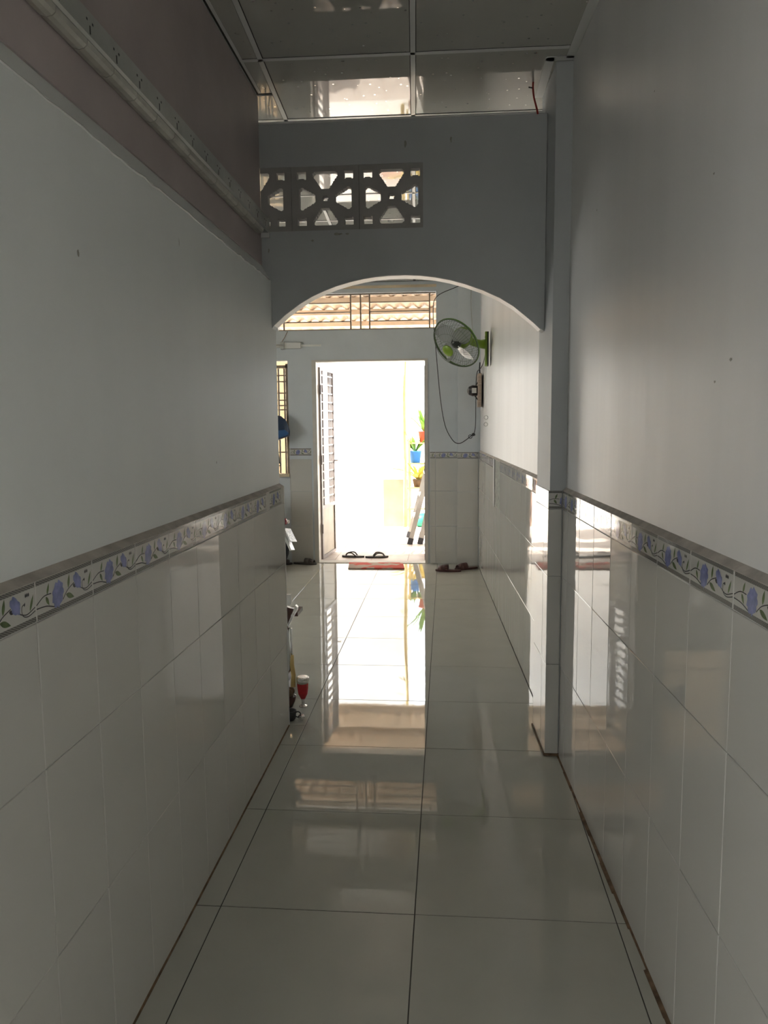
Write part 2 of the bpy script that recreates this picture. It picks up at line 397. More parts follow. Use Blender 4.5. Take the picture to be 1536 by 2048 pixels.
def clad(parent, origin, tdir, edges, back=0.0, rows=ROWS, border=True, skip=None, bord=BORD, flip=1, jit=1.0):
    """tiles on a wall: origin (x,y) at distance 0, tdir to the viewer's right, edges = distances of the vertical joints"""
    tdir = Vector((tdir[0], tdir[1], 0)).normalized(); nrm = Vector((tdir.y, -tdir.x, 0))
    o0 = Vector((*origin, 0)) - nrm*0.007
    R = Matrix((tdir, -nrm, Vector((0, 0, 1)))).transposed()
    for a, b in zip(edges, edges[1:]):
        zz = [(z0, z1, 'tile') for z0, z1 in rows] + ([(*bord, 'border_tile')] if border else [])
        for z0, z1, nm in zz:
            if skip and skip((a+b)/2, (z0+z1)/2): continue
            w = b-a-G; h = z1-z0-G
            m = Matrix.Translation(o0 + tdir*(a+b)/2 + Vector((0, 0, (z0+z1)/2))) @ R.to_4x4() @ Matrix.Rotation(random.gauss(0, 0.0022*jit), 4, 'Z') @ Matrix.Rotation(random.gauss(0, 0.0015*jit), 4, 'X')
            t = instance(tile_mesh(w, h), parent, m, nm)
            if nm == 'border_tile':
                k = (round(w, 4), round(h, 4))
                if k not in _vine:
                    fr = min(1.0, w/0.2345); s = 0.05 if fr < 0.9 else 0.0
                    _vine[k] = vine_mesh(w, h, s, min(1.0, s+fr))
                instance(_vine[k], t, Matrix.Identity(4), 'flower_print')

# ------------------------------------------------------------------ left passage wall
mb = MB()
mb.box(-0.92, XL-0.019, BACK, SY0, 0, 2.13); mb.box(-0.92, XL-0.019, SY1, YA1-0.002, 0, 2.13)   # lower wall, with an unseen opening added to let daylight in
mb.box(-0.95, -0.838, BACK, YA0, 2.13, CZ+0.7)                  # upper, set back
wall_left = struct(mb.obj('wall_left', 'plaster'), 'grey plastered passage wall with tiled lower half')
MB().prism([(XL-0.019, -2.2, 2.13), (-0.838, -2.2, 2.13), (-0.838, -2.2, 2.20)], (0, 5.72, 0)).obj('ledge_slope', 'plaster', wall_left)
rr = random.Random(3); pts = [(XL-0.020, 0.4+0.05*i, 2.128+rr.gauss(0, 0.002)) for i in range(63)]
MB().tube(pts, [0.0028+0.0015*rr.random() for _ in pts], 6).obj('plaster_bead', 'white_pl', wall_left, True)
MB().box(-0.838, -0.832, -2.2, 3.518, 2.20, CZ-0.012).obj('upper_board', 'mauve', wall_left)
edges = [1.363 + 0.2345*k for k in range(-3, 9)] + [YA1-0.001]
clad(wall_left, (XL, 0), (0, 1), edges)
MB().prism([(XL-0.0195, 0.5, BORD[1]-0.01), (XL-0.004, 0.5, BORD[1]-0.01), (XL+0.001, 0.5, BORD[1]), (XL-0.0195, 0.5, BORD[1]+0.013)], (0, YA1-0.505, 0)).obj('mortar_lip', 'mortar', wall_left)
MB().box(XL-0.02, XL+0.002, YA1-0.002, YA1+0.004, 0.001, BORD[1]).obj('edge_trim', 'white_pl', wall_left)
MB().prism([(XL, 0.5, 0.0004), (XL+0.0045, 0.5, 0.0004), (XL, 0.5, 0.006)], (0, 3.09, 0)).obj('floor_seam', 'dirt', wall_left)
# grout bed showing in the joints
MB().box(XL-0.0185, XL-0.003, 0.5, YA1-0.002, 0.001, BORD[1]-0.001).obj('grout_bed', 'grout_w', wall_left)

# ------------------------------------------------------------------ right wall
mb = MB()
def rw(y0, y1, off, th, z0, z1):
    a = [(XR(y0)+off, y0), (XR(y1)+off, y1), (XR(y1)+off+th, y1), (XR(y0)+off+th, y0)]
    return [(x, y, z0) for x, y in a], (0, 0, z1-z0)
mb.prism(*rw(BACK, YF, 0.014, 0.14, 0, CZ+0.7))
wall_right = struct(mb.obj('wall_right', 'plaster_warm'), 'off white painted wall with glazed tiles below')
MB().prism(*rw(0.9, 3.318, 0.003, 0.0105, 0.001, BORD[1]-0.001)).obj('grout_bed', 'grout_w', wall_right)
MB().prism(*rw(3.67, 7.94, 0.003, 0.0105, 0.001, BORD[1]-0.001)).obj('grout_bed', 'grout_w', wall_right)
base = (XR(3.318), 3.318)
near = [0.0, 0.112] + [3.318-2.966+0.2405*k for k in range(0, 9)]
clad(wall_right, base, (0.0355, -1), near)
base2 = (XR(7.94), 7.94)
far = [0.0] + [0.13+0.2405*k for k in range(0, 18)]; far = [e for e in far if e < 4.25] + [7.94-3.672]
hole = lambda d, z: (5.84 < 7.94-d < 6.36) and 0.75 < z < 1.30
clad(wall_right, base2, (0.0355, -1), far, skip=hole, jit=1.6)
seg = MB()
for y0, y1 in ((0.9, 3.318), (3.67, 7.94)):
    rq = [(XR(y0)+0.0145, y0, BORD[1]-0.01), (XR(y0)+0.0145, y0, BORD[1]+0.014), (XR(y0)-0.001, y0, BORD[1]), (XR(y0)+0.004, y0, BORD[1]-0.01)]
    seg.prism(rq, (XR(y1)-XR(y0), y1-y0, 0))
seg.obj('mortar_lip', 'mortar', wall_right)
# missing tile: a dark-edged piece of bare wall inside the gap
MB().prism([(XR(6.38)-0.003, 6.38, 0.80), (XR(6.27)-0.003, 6.27, 0.80), (XR(6.27)-0.003, 6.27, 1.190), (XR(6.38)-0.003, 6.38, 1.190)], (0.005, 0, 0)).obj('gap_edge', 'black', wall_right)
MB().prism([(XR(6.268)+0.004, 6.268, 0.80), (XR(5.84)+0.004, 5.84, 0.77), (XR(5.86)+0.004, 5.86, 1.186), (XR(6.268)+0.004, 6.268, 1.186)], (-0.0025, 0, 0)).obj('bare_mortar', 'gap', wall_right)
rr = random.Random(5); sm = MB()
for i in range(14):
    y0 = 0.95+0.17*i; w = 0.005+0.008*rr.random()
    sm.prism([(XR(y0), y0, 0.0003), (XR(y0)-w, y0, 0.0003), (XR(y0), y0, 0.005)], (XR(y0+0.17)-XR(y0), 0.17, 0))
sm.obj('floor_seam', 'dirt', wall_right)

# ------------------------------------------------------------------ pillar beside the arch
PX0, PX1, PY0, PY1 = 0.430, 0.53, 3.32, 3.67
def PXL(y): return 0.438 - 0.0405*(y-PY0)
mb = MB(); mb.prism([(PXL(PY0)+0.006, PY0+0.006, 0), (PX1, PY0+0.006, 0), (PX1, PY1, 0), (PXL(PY1)+0.006, PY1, 0)], (0, 0, CZ-0.002))
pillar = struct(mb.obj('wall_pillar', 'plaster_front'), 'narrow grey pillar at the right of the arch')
clad(pillar, (PXL(PY0)-0.001, PY0), (1, 0), [0.0, 0.060], rows=ROWS)
clad(pillar, (PXL(PY1), PY1), (0.0405, -1), [0.0, 0.235, 0.349], border=False, rows=ROWS+[BORD], jit=0.5)
MB().box(PXL(PY0)-0.003, PXL(PY0)+0.062, PY0-0.003, PY0+0.004, 0.0005, 0.012).obj('base_stain', 'dirt', pillar)
MB().prism([(PXL(PY0)-0.005, PY0, 0.0005), (PXL(PY0)+0.003, PY0, 0.0005), (PXL(PY1)+0.003, PY1, 0.0005), (PXL(PY1)-0.005, PY1, 0.0005)], (0, 0, 0.009)).obj('side_stain', 'dirt', pillar)

# ------------------------------------------------------------------ arch wall with the breeze blocks
AX0, AX1, ATOP = -0.834, PX0+0.004, 2.803
KA = 3.52/3.42
arch_pts = [(-0.80,1.86),(-0.788,1.88),(-0.762,1.919),(-0.71,1.964),(-0.644,2.01),(-0.59,2.04),(-0.531,2.065),(-0.48,2.083),(-0.42,2.099),(-0.36,2.111),(-0.31,2.118),(-0.25,2.1225),(-0.179,2.123),(-0.11,2.119),(-0.049,2.111),(0.015,2.098),(0.081,2.079),(0.155,2.052),(0.231,2.017),(0.29,1.98),(0.339,1.94),(0.375,1.910),(0.404,1.882),(0.43,1.855)]
arch_pts = [(x*KA, 1.476+(z-1.476)*KA) for x, z in arch_pts]; arch_pts[-1] = (0.46, arch_pts[-1][1])
BX = [-0.833, -0.672*KA, -0.376*KA, -0.100*KA]; BZ0, BZ1 = 2.343, 2.620
def arch_z(x):
    for (a, za), (b, zb) in zip(arch_pts, arch_pts[1:]):
        if a <= x <= b: return za+(zb-za)*(x-a)/(b-a)
    return arch_pts[-1][1]
xs = sorted(set([AX0, AX1, BX[-1], BX[0]] + [AX0+(AX1-AX0)*i/70 for i in range(71)]))
mb = MB(); DY = (0, YA1-YA0, 0)
for a, b in zip(xs, xs[1:]):
    if b-a < 1e-6: continue
    la, lb = arch_z(max(a, -0.82)), arch_z(max(b, -0.82))
    if b <= -0.806: la, lb = 1.90, 1.90
    if b <= BX[-1]+1e-6 and a >= BX[0]-1e-6: spans = [(la, lb, BZ0, BZ0), (BZ1, BZ1, ATOP, ATOP)]
    else: spans = [(la, lb, ATOP, ATOP)]
    for p, q, r, s in spans:
        k = len(mb.v)
        for y in (YA0, YA1): mb.v += [(a, y, p), (b, y, q), (b, y, s), (a, y, r)]
        mb.f += [(k, k+1, k+2, k+3), (k+7, k+6, k+5, k+4), (k, k+4, k+5, k+1), (k+3, k+2, k+6, k+7)]; mb.m += [0]*4
    if abs(b-BX[-1]) < 1e-6: mb.quad((b, YA0, BZ0), (b, YA0, BZ1), (b, YA1, BZ1), (b, YA1, BZ0))
mb.quad((AX0, YA0, BZ1), (AX0, YA1, BZ1), (AX0, YA1, ATOP), (AX0, YA0, ATOP))
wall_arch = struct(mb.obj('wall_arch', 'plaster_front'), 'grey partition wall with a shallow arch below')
# light lip along the arch edge
lip = MB(); ap = [(x, z) for x, z in arch_pts if -0.803 < x < AX1]
for (a, za), (b, zb) in zip(ap, ap[1:]): lip.prism([(a, YA0-0.002, za-0.004), (b, YA0-0.002, zb-0.004), (b, YA0-0.002, zb), (a, YA0-0.002, za)], (0, 0.084, 0))
lip.obj('arch_lining', 'plaster_warm', wall_arch)
MB().box(AX0+0.002, AX1-0.01, YA0-0.006, YA1+0.09, ATOP, ATOP+0.008).obj('top_capping', 'white_pl', wall_arch)

def breeze(x0, x1, cx):
    """pierced block: four rounded triangles, four corner squares and a round centre hole, cut as a grid of cells"""
    N = 74; half = 0.1475*KA; cz = (BZ0+BZ1)/2; hz = (BZ1-BZ0)/2; mb_ = MB()
    def solid(x, z):
        u = (x-cx)/half; v = (z-cz)/hz
        au, av = abs(u), abs(v)
        if u*u+v*v < 0.075**2*1.4: return False
        if au > 0.86 or av > 0.88: return True
        r = math.hypot(u, v)
        # corner squares with a bite taken by the round boss
        if 0.57 < au < 0.83 and 0.57+0.05*math.cos((au-0.7)*9) < av < 0.84: return False
        # triangles along the four axes
        for pi, (p, q) in enumerate(((u, v), (v, u))):
            ap_, aq = abs(p), abs(q)
            top = 0.85 if pi == 1 else 0.77
            if 0.30 < ap_ < top and aq < 0.12+(ap_-0.30)*0.62 and aq < 0.37 and math.hypot(max(0, ap_-(top-0.12)), max(0, aq-0.25)) < 0.12: return False
        return True
    nx = max(8, int(N*(x1-x0)/(2*half))); g = {}
    xs_ = [x0+(x1-x0)*i/nx for i in range(nx+1)]; zs_ = [BZ0+(BZ1-BZ0)*i/N for i in range(N+1)]
    for i in range(nx):
        for j in range(N): g[i, j] = solid((xs_[i]+xs_[i+1])/2, (zs_[j]+zs_[j+1])/2)
    y0, y1 = YA0+0.004, YA0+0.044; vid = {}
    def V(i, j, s):
        if (i, j, s) not in vid: vid[i, j, s] = len(mb_.v); mb_.v.append((xs_[i], y1 if s else y0, zs_[j]))
        return vid[i, j, s]
    for (i, j), so in g.items():
        if not so: continue
        mb_.f.append((V(i,j,0), V(i+1,j,0), V(i+1,j+1,0), V(i,j+1,0))); mb_.f.append((V(i,j+1,1), V(i+1,j+1,1), V(i+1,j,1), V(i,j,1)))
        for di, dj, e in ((1,0,((i+1,j),(i+1,j+1))), (-1,0,((i,j+1),(i,j))), (0,1,((i+1,j+1),(i,j+1))), (0,-1,((i,j),(i+1,j)))):
            if not g.get((i+di, j+dj), True) or ((i+di, j+dj) not in g):
                (a, b), (c, d) = e; mb_.f.append((V(a,b,0), V(a,b,1), V(c,d,1), V(c,d,0)))
    mb_.m = [0]*len(mb_.f); return mb_
for k, (x0, x1, cx) in enumerate(((BX[0]+0.0005, BX[1]-0.001, -0.822*KA), (BX[1]+0.001, BX[2]-0.001, -0.524*KA), (BX[2]+0.001, BX[3]-0.0005, -0.236*KA))):
    breeze(x0, x1, cx).obj('breeze_block', 'brown_br', wall_arch)

# ------------------------------------------------------------------ ceiling
mb = MB()
mb.box(-3.65, 1.0, WELL, 8.17, CZ+0.006, CZ+0.06)
ceiling = struct(mb.obj('ceiling', 'grout_d'), 'glossy star printed panel ceiling with white bars')
def cg(i, j): return (-0.132+0.61*i-0.04*0.61*j, 3.205+0.61*j+0.01*0.61*i)
pieces = []
for i in range(-4, 1):
    for j in range(-4, 8):
        k1 = i+1 if i < 0 else 1.15
        p = [cg(i, j), cg(k1, j), cg(k1, j+1), cg(i, j+1)]
        p = clip(p, -1, -0.0355, -(XR(0)+0.022)); p = clip(p, 0, -1, -8.04); p = clip(p, 1, 0, -3.48)
        if p and min(q[1] for q in p) < YA0 and min(q[0] for q in p) < -0.828:
            far_p = clip(p, 0, 1, YA0) if max(q[1] for q in p) > YA0 else []
            if len(far_p) > 2: pieces.append(far_p)
            p = clip(clip(p, 1, 0, -0.828), 0, -1, -YA0)
        pieces.append(p)
for p in pieces:
        if len(p) < 3 or max(q[0] for q in p)-min(q[0] for q in p) < 0.03: continue
        c = sum((Vector(q) for q in p), Vector((0, 0)))/len(p)
        o = slab(inset([(q[0]-c.x, q[1]-c.y) for q in p], 0.0125), CZ, CZ+0.006, 0.001).obj('ceiling_panel', 'pvc', ceiling, loc=(c.x, c.y, 0))
def bar_c(a, b, w, name='ceiling_bar', z=CZ):
    a = Vector((*a, 0)); b = Vector((*b, 0)); d = (b-a).normalized(); n = Vector((-d.y, d.x, 0))*w/2
    MB().prism([(*(a-n).xy, z-0.003), (*(b-n).xy, z-0.003), (*(b+n).xy, z-0.003), (*(a+n).xy, z-0.003)], (0, 0, 0.0025)).obj(name, 'white_pl', ceiling)
for i in range(-3, 1):
    a = cg(i, -4 if i > -2 else 1); b = cg(i, 7); bar_c(a, b, 0.020)
for j in range(-2, 8):
    a = cg(-1.12 if j < 1 else -3.9, j); b = cg(1.0, j); bar_c(a, b, 0.020)
bar_c((XR(0.5)-0.005, 0.5), (XR(3.3)-0.005, 3.3), 0.036, 'edge_moulding'); bar_c((XR(3.7)-0.005, 3.7), (XR(7.94)-0.005, 7.94), 0.036, 'edge_moulding')
bar_c((PX0-0.016, PY0-0.03), (PX0-0.016, PY1), 0.036, 'edge_moulding'); bar_c((PX0-0.03, PY0-0.018), (PX1-0.02, PY0-0.018), 0.036, 'edge_moulding')
bar_c((-0.819, 0.5), (-0.819, 3.50), 0.012, 'edge_moulding')

# ------------------------------------------------------------------ shell behind the arch and behind the camera
struct(MB().box(-3.65, -0.92, YA0, YA1-0.002, 0, CZ).obj('wall_side', 'plaster'), 'plain wall beside the passage')
mb = MB()
for b in ((YA1, 5.0, 0, CZ), (6.2, YF, 0, CZ), (5.0, 6.2, 0, 0.9), (5.0, 6.2, 2.1, CZ)): mb.box(-3.65, -3.5, b[0], b[1], b[2], b[3])
struct(mb.obj('wall_far_left', 'plaster'), 'left wall of the front room')
mb = MB(); mb.box(-0.95, 1.0, BACK-0.1, BACK, 0, 3.6); struct(mb.obj('wall_back', 'plaster_warm'), 'back wall of the passage')
mb = MB(); mb.box(-2.0, -0.95, -2.6, 0.6, 2.60, 2.66); struct(mb.obj('ceiling_sun_shield', 'plaster_warm'), 'unseen slab added to cut the sun at the side opening')  # unseen overhang, added to hold back direct sun from the opening

struct(MB().box(-5.8, -3.65, 4.0, 7.6, 2.50, 2.56).obj('ceiling_window_shield', 'plaster_warm'), 'unseen slab added to keep sun off the added side window')  # out of view, added so direct sun stays out of the front room
# ------------------------------------------------------------------ front wall with door, window and transom
DX0, DX1, DZ = -1.405, -0.192, 2.15
WX0, WX1, WZ0, WZ1 = -2.45, -1.662, 0.95, 2.15
TX0, TX1, TZ0, TZ1 = -1.755, -0.105, 2.455, 2.825
mb = MB(); Y0, Y1 = YF, YF+0.12
for b in ((-3.65, WX0, 0, CZ), (WX0, WX1, 0, WZ0), (WX0, WX1, WZ1, TZ0), (WX1, DX0, 0, TZ0), (DX0, DX1, DZ, TZ0), (DX1, 0.6, 0, TZ0),
          (WX0, TX0, TZ0, CZ), (TX0, TX1, TZ1, CZ), (TX1, 0.6, TZ0, CZ)):
    mb.box(b[0], b[1], Y0, Y1, b[2], b[3])
mb.box(0.118, 0.50, 7.95, Y0, 0, CZ)
wall_front = struct(mb.obj('wall_front', 'plaster_room'), 'front wall with the open doorway and transom')
FR = [(0.0, 0.40), (0.40, 0.775), (0.775, 1.118)]
clad(wall_front, (WX1, YF-0.003), (1, 0), [0.0, 0.01, DX0-WX1-0.02], rows=FR, bord=(1.155, 1.232), jit=0.6)
clad(wall_front, (DX1+0.02, YF-0.003), (1, 0), [0.0, 0.06, 0.2945], rows=FR, bord=(1.118, 1.186), jit=0.6)
clad(wall_front, (0.114, 7.947), (1, 0), [0.0, 0.2175], rows=FR, bord=(1.118, 1.186), jit=0.6)
MB().box(WX0, WX1-0.002, YF-0.03, YF+0.115, WZ0-0.02, WZ0+0.012).obj('window_sill', 'cream', wall_front)
MB().box(-1.40, TX1+0.003, YF-0.012, YF+0.0, 2.868, 2.895).obj('ledge_strip', 'cream', wall_front)

# door frame and leaves
d1 = bpy.data.objects.new('door_1', None); COL.objects.link(d1); d1.location = (DX0, YF, 0); struct(d1, 'open white double steel door')
def rel(o, mbx): return mbx
mb = MB(); mb.box(0, 0.045, -0.012, 0.13, 0, DZ); mb.box(DX1-DX0-0.03, DX1-DX0, -0.012, 0.13, 0, DZ); mb.box(0.045, DX1-DX0-0.03, -0.012, 0.13, DZ-0.02, DZ)
mb.obj('door_frame', 'frame', d1)
MB().box(0.0, DX1-DX0, -0.01, 0.13, 0.0, 0.006).obj('threshold', 'concrete', d1)
def leaf(base, ang, w, mirror):
    """steel leaf: solid lower panel, barred upper part; local x along the leaf from the hinge"""
    e = bpy.data.objects.new('door_leaf', None); COL.objects.link(e); e.parent = d1; e.location = base; e.rotation_euler = (0, 0, ang)
    H0, H1 = 0.012, 2.09; t = 0.018
    f = MB()
    for x0, x1 in ((0, 0.05), (w-0.035, w)): f.box(x0, x1, -t, t, H0, H1)
    for z0, z1 in ((H0, 0.05), (0.56, 0.60), (H1-0.035, H1)): f.box(0.05, w-0.035, -t, t, z0, z1)
    fo = f.obj('leaf_frame', 'steel', e)
    fo.parent = e
    MB().box(0.05, w-0.035, -0.006, 0.006, 0.05, 0.56).obj('leaf_panel', 'panel', e)
    for x in (0.14, w-0.17, w-0.11): MB().box(x-0.009, x+0.009, -0.009, 0.009, 0.60, H1-0.035).obj('grille_bar', 'steel', e)
    for k in range(15):
        z = 0.60+0.0945*(k+0.9); MB().box(0.05, w-0.035, -0.012, 0.012, z-0.008, z+0.008).obj('grille_bar', 'steel', e)
    MB().tube([(w-0.02, -0.02, 1.07), (w-0.02, -0.055, 1.07), (w+0.03, -0.055, 1.07)], 0.008, 8).obj('lever', 'chrome', e, True)
    for z in (0.3, 1.05, 1.8): MB().tube([(-0.012, -0.02, z), (-0.012, -0.02, z+0.1)], 0.010, 8).obj('hinge', 'steel', e, True)
    return e
leaf((0.045, 0.145, 0), math.radians(83.5), 0.57, 1)
leaf((DX1-DX0-0.022, 0.145, 0), math.radians(91.6), 0.57, -1)

# transom grille
w2 = bpy.data.objects.new('window_2', None); COL.objects.link(w2); w2.location = (TX0, YF+0.05, TZ0); struct(w2, 'barred transom over the door')
def wb(p, x0, x1, z0, z1, m='iron', nm='grille_bar', t=0.009): MB().box(x0, x1, -t, t, z0, z1).obj(nm, m, p)
TW, TH = TX1-TX0, TZ1-TZ0; f = MB()
f.box(0.004, TW-0.004, -0.012, 0.012, 0.002, 0.014); f.box(0.004, TW-0.004, -0.012, 0.012, TH-0.014, TH-0.002); f.obj('grille_frame', 'iron', w2)
for x in (-1.698, -0.992, -0.888, -0.794, -0.172): wb(w2, x-TX0-0.007, x-TX0+0.007, 0.014, TH-0.014)
for z in (2.545, 2.64, 2.735):
    wb(w2, -1.691-TX0, -0.999-TX0, z-TZ0-0.005, z-TZ0+0.005, t=0.006); wb(w2, -0.787-TX0, -0.179-TX0, z-TZ0-0.005, z-TZ0+0.005, t=0.006)

w3 = bpy.data.objects.new('added_window', None); COL.objects.link(w3); w3.location = (-3.58, 5.0, 0.9); struct(w3, 'barred side window of the front room')  # unseen window, added to bring more daylight onto the front room walls
for k in range(7): MB().box(-0.008, 0.008, 0.15*(k+1)-0.008, 0.15*(k+1)+0.008, 0.0, 1.2).obj('grille_bar', 'iron', w3)
# left window: two barred casements
w1 = bpy.data.objects.new('window_1', None); COL.objects.link(w1); w1.location = (WX0, YF+0.05, WZ0); struct(w1, 'barred window left of the door')
WW, WH = WX1-WX0, WZ1-WZ0; f = MB()
f.box(0.002, 0.03, -0.02, 0.02, 0.014, WH-0.03); f.box(WW-0.03, WW-0.002, -0.02, 0.02, 0.014, WH-0.03); f.box(0.002, WW-0.002, -0.02, 0.02, WH-0.075, WH-0.045)
f.obj('grille_frame', 'iron', w1)
for k in range(12): x = 0.06+k*0.062; wb(w1, x-0.008, x+0.008, 0.014, WH-0.078, nm='grille_bar')
for z in (0.24, 0.69, 0.735, 0.79, 0.865, 0.985, 1.05): wb(w1, 0.03, WW-0.03, z-0.006, z+0.006, t=0.013)
MB().box(0.62, 0.635, -0.06, -0.045, 0.05, WH-0.06).obj('casement_bar', 'cream', w1)

# ------------------------------------------------------------------ outside
porch = struct(MB().box(-4.5, 2.0, 8.17, 10.95, -0.15, -0.002).obj('floor_porch', 'pinkwall'), 'sunlit tiled porch floor')
for i in range(-4, 3):
    for j in range(7):
        x0 = -0.82+0.4*i; y0 = 8.175+0.395*j
        MB().box(x0+0.0025, x0+0.3975, y0+0.0025, y0+0.3925, -0.0019, 0.0).obj('porch_tile', 'porch', porch)
        MT['porch']
struct(MB().box(-30, 30, 10.95, 40, -0.3, -0.12).obj('floor_street', 'concrete'), 'bright concrete lane beyond the porch')
struct(MB().box(-30, 30, -6, 8.17, -0.5, -0.13).obj('floor_ground', 'concrete'), 'ground under the house')
mb = MB(); mb.box(-9, -0.62, 12.2, 12.4, -0.12, 4.2); struct(mb.obj('wall_opposite', 'whitewall'), 'white wall across the lane')
mb = MB(); mb.box(-0.98, -0.60, 11.9, 12.2, -0.12, 0.62); struct(mb.obj('trim_1', 'pinkwall'), 'stained pink masonry stub across the lane')
mb = MB(); mb.box(-3.4, -1.74, 8.95, 9.03, -0.006, 2.45); struct(mb.obj('wall_neighbour', 'tan'), 'cream neighbouring wall beside the porch')
mb = MB(); mb.box(0.25, 0.40, 8.17, 10.6, 0, 2.9); struct(mb.obj('wall_porch_side', 'whitewall'), 'side wall of the porch')
# corrugated canopy on purlins
mb = MB(); n = 140; xs_ = [-2.5+3.1*i/n for i in range(n+1)]
for (ya, za, yb, zb) in ((8.17, 3.06, 11.3, 2.80),):
    k = len(mb.v)
    for x in xs_:
        dz = 0.018*math.sin(2*PI*x/0.15); mb.v += [(x, ya, za+dz), (x, yb, zb+dz)]
    for i in range(n): mb.f.append((k+2*i, k+2*i+1, k+2*i+3, k+2*i+2)); mb.m.append(0)
can = struct(mb.obj('ceiling_canopy', 'canopy', smooth=True), 'corrugated cream porch canopy')
can.modifiers.new('thick', 'SOLIDIFY').thickness = 0.004
for y in (8.55, 9.15, 9.75, 10.42, 11.1):
    z = 3.06-(y-8.17)*0.26/3.13; MB().box(-2.5, 0.25, y-0.03, y+0.03, z-0.085, z-0.022).obj('purlin', 'purlin', can)

def pot_plant(name, loc, potm, r, h, leafm, n, L, label, seed, spread=0.8):
    e = empty(name, loc, label, 'plant', 'potted plants across the lane'); rr_ = random.Random(seed)
    MB().lathe([(r*0.7, 0), (r*0.95, h*0.92), (r*1.06, h*0.93), (r*1.06, h), (r*0.92, h), (r*0.9, h*0.9)], 18).obj('pot', potm, e, True)
    MB().lathe([(0.001, h*0.86), (r*0.86, h*0.87)], 14).obj('soil', 'soil', e)
    for k in range(n):
        a = rr_.random()*2*PI; l_ = L*(0.6+0.5*rr_.random()); s = spread*(0.4+0.7*rr_.random()); mbl = MB(); pr = None
        for q in range(7):
            t = q/6; d = l_*t; x = math.cos(a)*d*s; y = math.sin(a)*d*s; z = h*0.85+l_*(t*1.05-0.55*s*t*t)
            w = 0.022*L/0.4*math.sin(PI*min(1, 0.12+t*0.88)); nx, ny = -math.sin(a)*w, math.cos(a)*w
            cur = ((x-nx, y-ny, z), (x, y, z-0.006), (x+nx, y+ny, z))
            if pr: mbl.quad(pr[0], pr[1], cur[1], cur[0]); mbl.quad(pr[1], pr[2], cur[2], cur[1])
            pr = cur
        mbl.obj('leaf', leafm, e)
    return e
st = empty('plant_stand', (-0.36, 11.75, -0.12), 'tiered plant stand across the lane beyond the ladder', 'stand')
for x in (-0.2, 0.55):
    for y in (-0.14, 0.14): MB().box(x-0.015, x+0.015, y-0.015, y+0.015, 0, 1.36).obj('post', 'trunk', st)
for z in (0.30, 0.62, 0.99, 1.30): MB().box(-0.23, 0.58, -0.16, 0.16, z, z+0.02).obj('shelf', 'trunk', st)
pot_plant('potted_plant', (-0.33, 11.72, 1.20), 'potred', 0.10, 0.17, 'leaf', 24, 0.46, 'red pot with green leaves on the top shelf of the plant stand', 1)
pot_plant('potted_plant', (-0.47, 11.70, 0.89), 'potblue', 0.10, 0.18, 'leaf', 24, 0.36, 'blue pot with green leaves on the middle shelf of the plant stand', 2)
pot_plant('potted_plant', (-0.42, 11.70, 0.52), 'soil', 0.10, 0.12, 'leaf_y', 34, 0.42, 'brown pot with yellow blades on the lower shelf of the plant stand', 3, 1.3)
# bamboo pole
e = empty('bamboo_pole', (-0.62, 11.42, -0.12), 'tall yellow bamboo pole with leaves across the lane', 'bamboo')
MB().tube([(0, 0, 0), (0.01, 0, 1.0), (0.0, 0, 2.0), (0.03, 0, 3.0)], [0.028, 0.026, 0.024, 0.018], 10).obj('stem', 'trunk', e, True)
rr = random.Random(11)
for k in range(26):
    z = 1.35+1.6*rr.random(); a = rr.random()*2*PI; l_ = 0.10+0.10*rr.random(); d = Vector((math.cos(a), math.sin(a), rr.uniform(-0.6, 0.3))).normalized()*l_; n_ = Vector((-d.y, d.x, 0)).normalized()*0.014
    p = Vector((0.0, 0, z)); MB().quad(p, p+d*0.5-n_, p+d, p+d*0.5+n_).obj('leaf', 'leaf_y', e)
# green tarp bundle and bricks
tb = MB(); tb.ell((0, 0, 0.10), (0.22, 0.14, 0.11), 16, 8)
rr = random.Random(2); tb.v = [(x*(1+0.12*noise.noise(Vector((x, y, z))*9)), y, max(0.001, z+0.03*noise.noise(Vector((x, y, z))*14))) for x, y, z in tb.v]
tag(tb.obj('tarp_bundle', 'tarp', smooth=True, loc=(-0.29, 11.35, -0.12+0.07)), 'green tarpaulin bundle on bricks behind the ladder', 'tarp')
for k in range(3):
    b = MB().box(-0.10, 0.10, -0.05, 0.05, 0, 0.07); o = b.obj('brick', 'pinkwall', loc=(-0.43+0.215*k, 11.35, -0.12))
    tag(o, ['red clay brick at the left under the green tarpaulin', 'red clay brick in the middle under the green tarpaulin', 'red clay brick at the right under the green tarpaulin'][k], 'brick', 'bricks under the tarpaulin')
# cyan sheets on the far side
e = empty('metal_shed', (-2.75, 13.6, -0.12), 'far white shed with cyan sheets seen through the door bars', 'shed')
MB().box(-1.2, 1.2, 0.0, 0.1, 0, 3.2).obj('wall', 'whitewall', e)
MB().box(0.1, 1.1, -0.03, 0.0, 2.25, 2.75).obj('sheet', 'cyan', e); MB().box(0.1, 1.1, -0.03, 0.0, 1.55, 1.95).obj('sheet', 'cyan', e)

